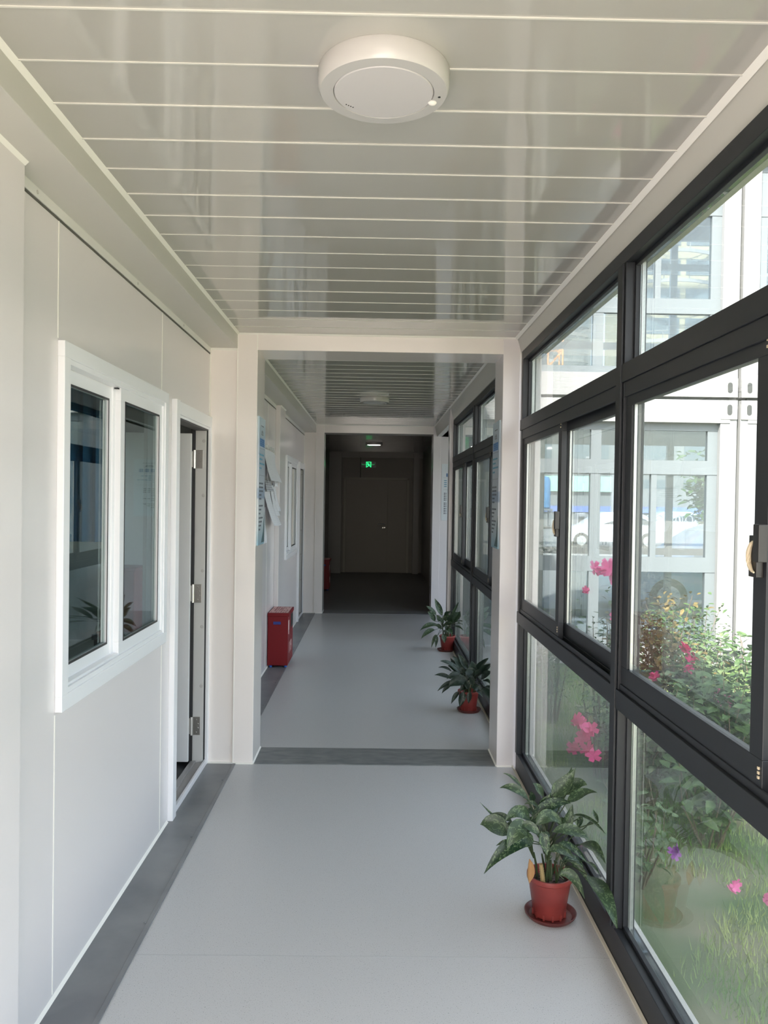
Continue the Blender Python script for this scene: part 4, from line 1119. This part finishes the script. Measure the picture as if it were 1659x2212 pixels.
def shrub(label, x, y, r, h, nst, nlf, m, seed, flowers=(), ln=0.055, hw=0.014, zbase=None, cat='shrub', name='garden_shrub', mflow=None, spread=1.0):
    rnd = random.Random(seed)
    zb = GZ if zbase is None else zbase
    t = thing(name, label, cat, (x, y, zb))
    bm = bmesh.new(); uvl = bm.loops.layers.uv.new('UVMap'); st = bmesh.new()
    for i in range(nst):
        a = rnd.uniform(0, 2 * PI); lean = r * rnd.uniform(.1, 1.0) * spread; hh = h * rnd.uniform(.55, 1.0)
        p0 = Vector((x + .05 * math.cos(a), y + .05 * math.sin(a), zb - .01))
        p2 = Vector((x + lean * math.cos(a), y + lean * math.sin(a), zb + hh))
        p1 = (p0 + p2) / 2 + Vector((rnd.uniform(-.06, .06), rnd.uniform(-.06, .06), .08 * hh))
        tube(st, [p0, p1, p2], [.006, .004, .0018], 5)
        for k in range(nlf // nst):
            s = rnd.uniform(.22, 1.0)
            p = p0 * (1 - s) ** 2 + p1 * 2 * s * (1 - s) + p2 * s * s
            b = rnd.uniform(0, 2 * PI); ext = rnd.uniform(.01, .16) * r * 2.2
            d = Vector((math.cos(b), math.sin(b), rnd.uniform(-.2, .9))).normalized()
            q = p + d * ext
            if q.x < 1.02: q.x = 1.02 + rnd.uniform(0, .04)
            nn = Vector((rnd.uniform(-.5, .5), rnd.uniform(-.6, .4), 1)).normalized()
            d2 = (d + Vector((0, 0, rnd.uniform(-.7, .2)))).normalized()
            if d2.x < -.2 and q.x < 1.1: d2.x = abs(d2.x)
            mini_leaf(bm, uvl, q, d2, nn, ln * rnd.uniform(.6, 1.25), hw * rnd.uniform(.7, 1.25), rnd.uniform(0, 40))
    obj('foliage', bm, m, t); obj('shrub_stems', st, M_twig, t, True)
    for i, (fx, fy, fz, fr, fm) in enumerate(flowers):
        flower(t, (fx, fy, fz), fr, fm, rnd)
    return t

shrub('flowering shrub with magenta blossoms, brownish leaves, behind the near charcoal sash', 1.98, 5.35, 0.34, 1.18, 26, 1700, M_bush_brown, 2,
      [(2.02, 5.05, 0.62, .045, M_petal), (2.07, 5.02, 0.56, .04, M_petal), (2.0, 4.98, 0.50, .035, M_petal), (1.80, 5.02, 0.42, .04, M_petal), (1.82, 5.0, 0.34, .04, M_petal)])
shrub('pale leafy shrub with pink flowers low in the near sliding window', 2.25, 5.1, 0.42, 0.86, 26, 1900, M_bush_pale, 4,
      [(2.14, 4.85, 0.36, .05, M_petal2), (2.02, 4.85, 0.37, .035, M_petal2), (2.20, 4.85, 0.31, .04, M_petal2), (2.45, 4.8, 0.62, .025, M_petal2)])
shrub('tall thin shrub topped by three pink blossoms seen in the far sliding window', 1.48, 5.0, 0.22, 1.26, 16, 800, M_bush, 6,
      [(1.37, 4.85, 1.13, .045, M_petal2), (1.43, 4.85, 1.11, .055, M_petal2), (1.49, 4.84, 1.08, .055, M_petal2), (1.31, 4.85, 1.0, .028, M_petal), (1.53, 4.85, 0.85, .04, M_petal)], ln=.05, hw=.010)
shrub('dark small leaved bush beside the outside white column', 1.42, 6.2, 0.20, 1.0, 18, 1200, M_bush, 8, ln=.035, hw=.010)
shrub('round green bush filling the bottom of the far sliding window', 1.55, 4.45, 0.28, 0.80, 26, 1500, M_bush_pale, 9, ln=.05, hw=.014)
shrub('broad green bush whose leaves crowd the lower near sash', 1.95, 4.55, 0.30, 0.74, 28, 1100, M_bush, 10, ln=.085, hw=.022)
shrub('leafy green bush left of the latch on the nearest sash', 2.45, 4.7, 0.35, 0.95, 28, 1500, M_bush, 11, ln=.075, hw=.018)
shrub('bright green bush with a pink blossom at the right edge, past the nearest latch', 2.75, 4.35, 0.42, 1.12, 28, 1300, M_bush, 12,
      [(1.27, 2.56, 0.62, .045, M_petal2), (1.29, 2.56, 0.56, .04, M_petal2), (1.75, 3.30, 1.02, .022, M_petal)], ln=.085, hw=.020)
shrub('low spreading plant with small purple and pink flowers on the lawn behind the glass', 1.20, 3.55, 0.16, 0.55, 12, 170, M_bush_pale, 14,
      [(1.17, 3.0, 0.20, .024, M_petal3), (1.42, 3.02, 0.055, .024, M_petal2), (1.50, 2.90, 0.07, .026, M_petal2), (1.06, 3.95, 0.42, .045, M_petal), (1.10, 3.98, 0.36, .04, M_petal), (1.11, 4.0, 0.28, .045, M_petal), (1.05, 4.02, 0.27, .04, M_petal)], ln=.06, hw=.016)
shrub('tiny weed seedling with round leaves near the lower edge of the lawn', 1.16, 2.42, 0.03, 0.07, 6, 26, M_bush_pale, 15, ln=.035, hw=.013, cat='plant', name='weed_seedling')
shrub('sparse green plant behind the largest potted plant, outside', 1.75, 4.0, 0.22, 0.55, 12, 200, M_bush, 16, ln=.09, hw=.026)
# hedge of shrubs at the foot of the wing
shrub('grey green bush against the base of the side wing', 3.0, 7.5, 0.5, 0.8, 24, 1300, M_bush, 17, ln=.06, hw=.016)
shrub('green bush in front of the wing corner columns', 3.6, 6.3, 0.5, 1.0, 24, 1200, M_bush_pale, 18, ln=.07, hw=.02)

# ------------------------------------------------------------------ side wing: two storeys of white framed container modules
WY = 8.42
M_wing = mat('wing_white', (0.25, 0.25, 0.265), 0.45)
M_wframe = mat('wing_grey_frame', (0.13, 0.15, 0.17), 0.45)
M_gap = mat('joint_gap', (0.035, 0.038, 0.04), 0.8)
wing = thing('container_wing', 'white two storey container wing with grey window frames across the garden', 'building', (6, WY, 0))
FWg = lambda u, d, z: (u, WY - 0.02 + d, z)
COLS = [(0.90, 1.06), (3.67, 4.06), (7.0, 7.4), (10.3, 10.7), (13.6, 14.0)]
for i, (c0, c1) in enumerate(COLS):
    for zb in (0.0, 2.77):
        bm = bmesh.new()
        m = (c0 + c1) / 2
        if c1 - c0 > .2:
            bx(bm, c0, m - 0.018, WY - 0.06, WY + 0.14, zb - 0.02, zb + 2.62, bevel=0.004); bx(bm, m + 0.018, c1, WY - 0.06, WY + 0.14, zb - 0.02, zb + 2.62, bevel=0.004)
        else:
            bx(bm, c0, c1, WY - 0.06, WY + 0.14, zb - 0.02, zb + 2.62, bevel=0.004)
        obj('corner_column', bm, M_wing, wing)
        if c1 - c0 > .2: box('joint', m - 0.018, m + 0.018, WY + 0.02, WY + 0.03, zb, zb + 2.62, M_gap, wing)
for (a0, a1), (b0, b1) in zip(COLS, COLS[1:]):
    for z0, z1 in ((-0.18, 0.0), (2.41, 2.655), (2.685, 2.93), (5.18, 5.6)):
        box('edge_beam', a1 - 0.1, b0 + 0.1, WY - 0.07, WY + 0.12, z0, z1, M_wing, wing, 0.004)
    box('joint', a1 - .1, b0 + .1, WY - 0.03, WY, 2.65, 2.69, M_gap, wing)
bm0 = None
for i, (c0, c1) in enumerate(COLS[1:]):
    m = (c0 + c1) / 2
    for s in (-1, 1):
        for zz, hh in ((2.45, 0.205), (2.685, 0.205)):
            bm = bmesh.new()
            cxx = m + s * 0.105
            bx(bm, m + s * 0.02, m + s * 0.20, WY - 0.075, WY + 0.1, zz, zz + hh, bevel=0.004)
            cst = obj('corner_casting', bm, M_wing, wing)
            bm = bmesh.new()
            outl = []
            for k in range(20):
                a = 2 * PI * k / 20
                outl.append((cxx + 0.026 * math.cos(a), zz + hh / 2 + (0.03 if math.sin(a) > 0 else -0.03) + 0.026 * math.sin(a)))
            prism(bm, outl, 'y', WY - 0.078, WY - 0.070)
            obj('slotted_hole', bm, M_gap, cst)
gk = []
for zb in (0.0, 2.77):
    for (a0, a1), (b0, b1) in zip(COLS, COLS[1:]):
        gm = (a1 + b0) / 2
        g = empty('window', (gm, WY, zb)); 
        u0, u1 = a1 + 0.045, b0 - 0.045
        bm = bmesh.new()
        def B(x0, x1, z0, z1, d0=0.0, d1=0.07): bx(bm, x0, x1, WY + d0, WY + d1, zb + z0, zb + z1)
        B(u0 - .045, u1 + .045, 2.33, 2.41); B(u0 - .045, u1 + .045, 0.0 if zb == 0 else .16, 0.10 if zb == 0 else .24); B(u0 - .045, u1 + .045, 1.86, 2.01); B(u0 - .045, u1 + .045, 0.81, 0.97)
        for za, zb_ in ((.24 if zb else .1, .81), (.97, 1.86), (2.01, 2.33)):
            B(u0 - .045, u0 + .06, za, zb_, 0.006); B(u1 - .06, u1 + .045, za, zb_, 0.006)
            B(gm - .055, gm + .055, za, zb_, 0.006)
        for q in ((u0 + gm) / 2, (u1 + gm) / 2): B(q - .03, q + .03, 0.97, 1.86, 0.006)
        fr = obj('window_frame', bm, M_wframe, wing)
        COL.objects.unlink(g); bpy.data.objects.remove(g)
        for z0, z1 in ((0.10, 0.81), (0.97, 1.86), (2.01, 2.33)):
            for p, q in ((u0 + .06, gm - .055), (gm + .055, u1 - .06)):
                box('pane', p, q, WY + 0.030, WY + 0.036, zb + z0, zb + z1, M_glass_far, fr)
# far side of the wing
for zb in (0.0, 2.77):
    for k in range(7):
        x0 = 2.2 + k * 1.75
        bm = bmesh.new()
        def B(xa, xb, z0, z1): bx(bm, xa, xb, 10.62, 10.68, zb + z0, zb + z1)
        B(x0, x0 + 1.75, 2.33, 2.62); B(x0, x0 + 1.75, -0.1, 0.10); B(x0, x0 + 1.75, 1.93, 2.01); B(x0, x0 + 1.75, 0.85, 0.94)
        bx(bm, x0, x0 + .09, 10.626, 10.674, zb + .1, zb + 2.33)
        obj('rear_window_frame', bm, M_wframe, wing)
box('rear_wall', 0.98, 2.2, 10.62, 10.70, 2.77, 5.4, M_wing, wing)
box('upper_floor', 0.9, 16, WY + 0.06, 10.65, 2.66, 2.90, M_wing, wing)
box('wing_roof', 0.9, 16, WY + 0.0, 10.75, 5.42, 5.62, M_wing, wing)
# ------------------------------------------------------------------ yard, gate, cars, lamps beyond the wing
YZ = -0.23
M_carb = mat('car_paint_blue', (0.30, 0.44, 0.58), 0.25, coat=0.5)
M_carw = mat('car_paint_silver', (0.52, 0.56, 0.62), 0.25, coat=0.5)
M_tyre = mat('tyre', (0.02, 0.02, 0.02), 0.8)
M_carglass = mat('car_glass', (0.03, 0.04, 0.05), 0.1)
def car(label, x, y, m, L_=4.4, W_=1.75):
    t = thing('car', label, 'car', (x + L_ / 2, y + W_ / 2, YZ), 'parked cars beyond the wing')
    prof = [(0, .28), (0.02, .62), (.10, .74), (1.05, .88), (1.65, 1.32), (1.95, 1.42), (3.0, 1.42), (3.35, 1.34), (3.95, .98), (4.35, .92), (4.40, .70), (4.38, .28)]
    bm = bmesh.new()
    secs = [(0.0, .10, .93), (0.10, 0.0, 1.0), (W_ / 2, 0, 1.0), (W_ - .10, 0, 1.0), (W_, .10, .93)]
    rings = []
    for yy, ins, sc in secs:
        ring = []
        for px, pz in prof:
            zz = pz
            tuck = 0.0
            yw = yy
            if pz > .95: yw = W_ / 2 + (yy - W_ / 2) * (.80 if pz > 1.2 else .95)
            ring.append(bm.verts.new((x + ins + px * (L_ - 2 * ins) / 4.4, y + yw, YZ + (zz if zz < .5 else zz * (sc * .5 + .5)))))
        rings.append(ring)
    n = len(prof)
    for a, b in zip(rings, rings[1:]):
        for i in range(n): bm.faces.new((a[i], a[(i + 1) % n], b[(i + 1) % n], b[i]))
    bm.faces.new(rings[0]); bm.faces.new(rings[-1][::-1])
    obj('car_body', bm, m, t, True)
    bm = bmesh.new()
    def win(pts, yy):
        A = [bm.verts.new((x + px, y + yy(pz) , YZ + pz)) for px, pz in pts]; bm.faces.new(A)
    fy = lambda s: (lambda pz: (W_ / 2 - s * (W_ / 2 * (.95 - .15 * min(1, max(0, (pz - .95) / .3))) + .004)))
    for s in (1, -1):
        win([(1.30, .96), (1.78, 1.31), (2.40, 1.34), (2.40, .96)], fy(s)); win([(2.48, .96), (2.48, 1.34), (3.15, 1.31), (3.65, .98)], fy(s))
    obj('side_windows', bm, M_carglass, t)
    for wx in (.85, 3.45):
        for yy in (0.09, W_ - 0.09):
            bm = bmesh.new(); Mx = Matrix.Translation((x + wx, y + yy, YZ + .31)) @ RX
            lathe(bm, [(.20, -.10), (.30, -.10), (.315, -.06), (.315, .06), (.30, .10), (.20, .10)], (0, 0, 0), 28, Mx)
            w_ = obj('wheel', bm, M_tyre, t, True)
            bm = bmesh.new(); lathe(bm, [(.19, -.104), (.19, .104)], (0, 0, 0), 20, Mx); obj('wheel_rim', bm, M_alu, w_)
    for hx in (0.03, L_ - .09):
        for yy in (.12, W_ - .36):
            bm = bmesh.new(); bx(bm, x + hx, x + hx + .07, y + yy, y + yy + .24, YZ + .60, YZ + .70, bevel=.01); obj('car_light', bm, M_alu, t)
    return t
car('pale blue car parked close behind the glazed wing', 3.75, 12.2, M_carb)
car('silver car parked by the gate post in the distance', 7.2, 30.5, M_carw)
car('blue tinted car behind the retractable gate', 12.0, 37.0, M_carb)

M_gate = mat('gate_steel', (0.55, 0.56, 0.58), 0.3, 0.6)
gate = thing('retractable_gate', 'silver retractable lattice gate with arched posts', 'gate', (11, 33, YZ))
for k in range(14):
    x = 9.05 + k * 0.42; bm = bmesh.new()
    pts = [(x - .14, 33, YZ + .02), (x - .14, 33, YZ + 1.15)] + [(x - .14 * math.cos(a), 33, YZ + 1.15 + .14 * math.sin(a)) for a in [PI * i / 8 for i in range(1, 8)]] + [(x + .14, 33, YZ + 1.15), (x + .14, 33, YZ + .02)]
    tube(bm, pts, .022, 6); obj('arched_post', bm, M_gate, gate)
    bm = bmesh.new()
    for j in range(3):
        z = YZ + .15 + j * .32
        tube(bm, [(x - .14, 32.96, z), (x + .28, 32.96, z + .32)], .013, 5); tube(bm, [(x - .14, 33.04, z + .32), (x + .28, 33.04, z)], .013, 5)
    obj('lattice', bm, M_gate, gate)
gp = thing('gate_motor_box', 'light grey gate drive cabinet at the end of the lattice gate', 'gate cabinet', (8.7, 33, YZ))
bm = bmesh.new(); bx(bm, 8.45, 8.85, 32.8, 33.2, YZ, YZ + 1.35, bevel=.05); obj('cabinet_body', bm, M_wing, gp)
box('display_panel', 8.52, 8.78, 32.78, 32.80, YZ + .95, YZ + 1.2, M_gap, gp)
gh = thing('gatehouse', 'low gatehouse with green signboard beyond the yard', 'gatehouse', (14, 46, YZ))
box('gatehouse_wall', 8.5, 22, 46, 50, YZ, 2.4, mat('gatehouse_grey', (0.16, 0.17, 0.175), 0.7), gh)
box('blue_band', 8.4, 22.1, 45.9, 46.0, 1.0, 1.35, mat('blue_band', (0.12, 0.18, 0.45), 0.6), gh)
box('green_signboard', 8.4, 15, 45.8, 45.95, 2.2, 3.1, mat('green_board', (0.30, 0.50, 0.42), 0.6), gh)
bt = thing('water_tank', 'tall blue tank on a stand far behind the wing', 'tank', (6.35, 30, YZ))
bm = bmesh.new(); lathe(bm, [(.30, 1.3), (.34, 1.35), (.34, 2.35), (.28, 2.5), (.08, 2.55)], (6.35, 30, 0), 28); obj('tank_body', bm, mat('tank_blue', (0.08, 0.26, 0.50), 0.5), bt, True)
bm = bmesh.new(); bx(bm, 5.95, 6.75, 29.7, 30.3, 1.22, 1.3); obj('platform', bm, M_wframe, bt)
for x in (6.0, 6.66):
    for y in (29.74, 30.22): box('leg', x, x + .05, y, y + .05, YZ, 1.22, M_wframe, bt)
tr = thing('rubbish_bin', 'dark grey bin standing below the blue tank', 'bin', (6.3, 28.5, YZ))
bm = bmesh.new(); bx(bm, 5.95, 6.55, 28.2, 28.8, YZ + .02, .62, bevel=.03); obj('bin_body', bm, M_wframe, tr)
bm = bmesh.new(); bx(bm, 5.9, 6.6, 28.15, 28.85, .62, .68, bevel=.02); obj('lid', bm, M_gap, tr)

bb = thing('long_office_block', 'long dark grey building behind the gatehouse', 'building', (20, 62, YZ))
box('block_wall', 4, 60, 60, 66, YZ, 11.5, mat('block_grey', (0.14, 0.155, 0.16), 0.8), bb)
for k in range(12):
    for j in range(3): box('window_row', 6 + k * 4.4, 9 + k * 4.4, 59.95, 60.0, 1.6 + j * 3.3, 3.4 + j * 3.3, mat('block_glass', (0.08, 0.11, 0.13), 0.2) if 'block_glass' not in bpy.data.materials else bpy.data.materials['block_glass'], bb)
M_orange = mat('crane_orange', (0.62, 0.25, 0.06), 0.6)
cr_ = thing('tower_crane', 'orange lattice mast of a tower crane far behind the wing', 'crane', (15.8, 70, YZ))
bm = bmesh.new()
for dx in (0, 1.3):
    for dy in (0, 1.3): tube(bm, [(15.2 + dx, 70 + dy, YZ), (15.2 + dx, 70 + dy, 34)], .09, 5)
obj('mast_legs', bm, M_orange, cr_)
bm = bmesh.new()
for k in range(22):
    z = k * 1.5; a, b = (15.2, 16.5) if k % 2 else (16.5, 15.2)
    tube(bm, [(a, 70, z), (b, 70, z + 1.5)], .06, 4); tube(bm, [(a, 71.3, z), (b, 71.3, z + 1.5)], .06, 4); tube(bm, [(15.2, 70, z), (16.5, 70, z)], .05, 4)
obj('mast_bracing', bm, M_orange, cr_)
bm = bmesh.new(); tube(bm, [(8, 70.6, 34.2), (30, 70.6, 34.2)], .35, 4); obj('jib', bm, M_orange, cr_)

for i, (x, y, lab) in enumerate(((10.9, 36, 'white double headed street lamp above the lattice gate'), (14.2, 44, 'distant white street lamp pole right of the gate'))):
    t = thing('street_lamp', lab, 'street lamp', (x, y, YZ), 'street lamps beyond the yard')
    bm = bmesh.new(); tube(bm, [(x, y, YZ), (x, y, 3.5)], [.07, .05], 8); obj('pole', bm, M_wing, t)
    bm = bmesh.new(); tube(bm, [(x - 1.1, y, 3.6), (x, y, 3.45), (x + .9, y, 3.6)], .035, 6); obj('arm', bm, M_wing, t)
    for s in (-1.25, .8):
        bm = bmesh.new(); bx(bm, x + s, x + s + .45, y - .1, y + .1, 3.56, 3.66, bevel=.02); obj('lamp_head', bm, M_wing, t)

def tower(label, x0, x1, y0, y1, h, wallm, storeys, balcony=True, seed=1, cat='building'):
    t = thing('apartment_tower', label, cat, ((x0 + x1) / 2, (y0 + y1) / 2, YZ))
    bm = bmesh.new(); bx(bm, x0, x1, y0, y1, YZ, h); obj('tower_wall', bm, wallm, t)
    dh = h / storeys
    for k in range(storeys):
        z = k * dh
        bm = bmesh.new(); bx(bm, x0 + (x1 - x0) * .12, x1 - (x1 - x0) * .45, y0 - .05, y0, z + dh * .28, z + dh * .82); bx(bm, x1 - (x1 - x0) * .38, x1 - (x1 - x0) * .06, y0 - .05, y0, z + dh * .28, z + dh * .82)
        obj('window_row', bm, M_tglass, t)
        if balcony:
            bm = bmesh.new()
            n = 10; A = []
            for i in range(n + 1):
                s = i / n; x = x0 + .3 + (x1 - x0 - .6) * s; yy = y0 - 1.3 * math.sin(PI * s)
                A.append([bm.verts.new((x, yy, z + dh * zz)) for zz in (-.05, .06)] + [bm.verts.new((x, yy + .15, z + dh * .06)), bm.verts.new((x, yy + .15, z - dh * .05))])
            for a, b in zip(A, A[1:]):
                for q in range(4): bm.faces.new((a[q], a[(q + 1) % 4], b[(q + 1) % 4], b[q]))
            bm.faces.new(A[0]); bm.faces.new(A[-1][::-1])
            for s in (0.3, 0.62):
                x = x0 + .3 + (x1 - x0 - .6) * s; yy = y0 - 1.3 * math.sin(PI * s)
                tube(bm, [(x, yy + .05, z), (x, yy + .05, z + dh * .30)], .05, 4)
            for i in range(n):
                s, s2 = i / n, (i + 1) / n
                tube(bm, [(x0 + .3 + (x1 - x0 - .6) * s, y0 - 1.3 * math.sin(PI * s), z + dh * .32), (x0 + .3 + (x1 - x0 - .6) * s2, y0 - 1.3 * math.sin(PI * s2), z + dh * .32)], .05, 4)
            obj('balcony', bm, M_twhite, t)
    return t
M_twhite = mat('tower_white', (0.20, 0.20, 0.19), 0.7)
M_tglass = mat('tower_glass', (0.05, 0.075, 0.09), 0.5, spec=0.3)
M_cream = mat('tower_cream', (0.25, 0.225, 0.14), 0.8)
M_tgrey = mat('tower_grey', (0.07, 0.085, 0.085), 0.8)
M_tgrey2 = mat('tower_pale', (0.10, 0.11, 0.11), 0.8)
tower('cream apartment tower with curved balconies seen in the near upper pane', 26.0, 34.5, 80, 90, 30, M_cream, 10)
tower('grey green apartment tower standing behind the cream one', 35.5, 48, 88, 100, 42, M_tgrey, 14)
tower('pale grey apartment tower seen through the far upper pane', 19.0, 25.0, 92, 102, 48, M_tgrey2, 16, True)
tower('grey apartment block farthest to the left beyond the crane', 12.0, 17.5, 110, 120, 50, M_tgrey, 16, False)
for i, (x, y, r, h, lab) in enumerate(((12.0, 27.0, 1.3, 4.0, 'round green treetop rising above the wing window rail'), (14.8, 29.0, 1.4, 4.6, 'second green treetop, to the right of the round one'), (6.0, 54, 2.4, 4.2, 'low grey green tree by the gatehouse'))):
    shrub(lab, x, y, r, h, 22, 1100, M_bush, 40 + i, ln=.32, hw=.09, zbase=YZ, cat='tree', name='garden_tree')
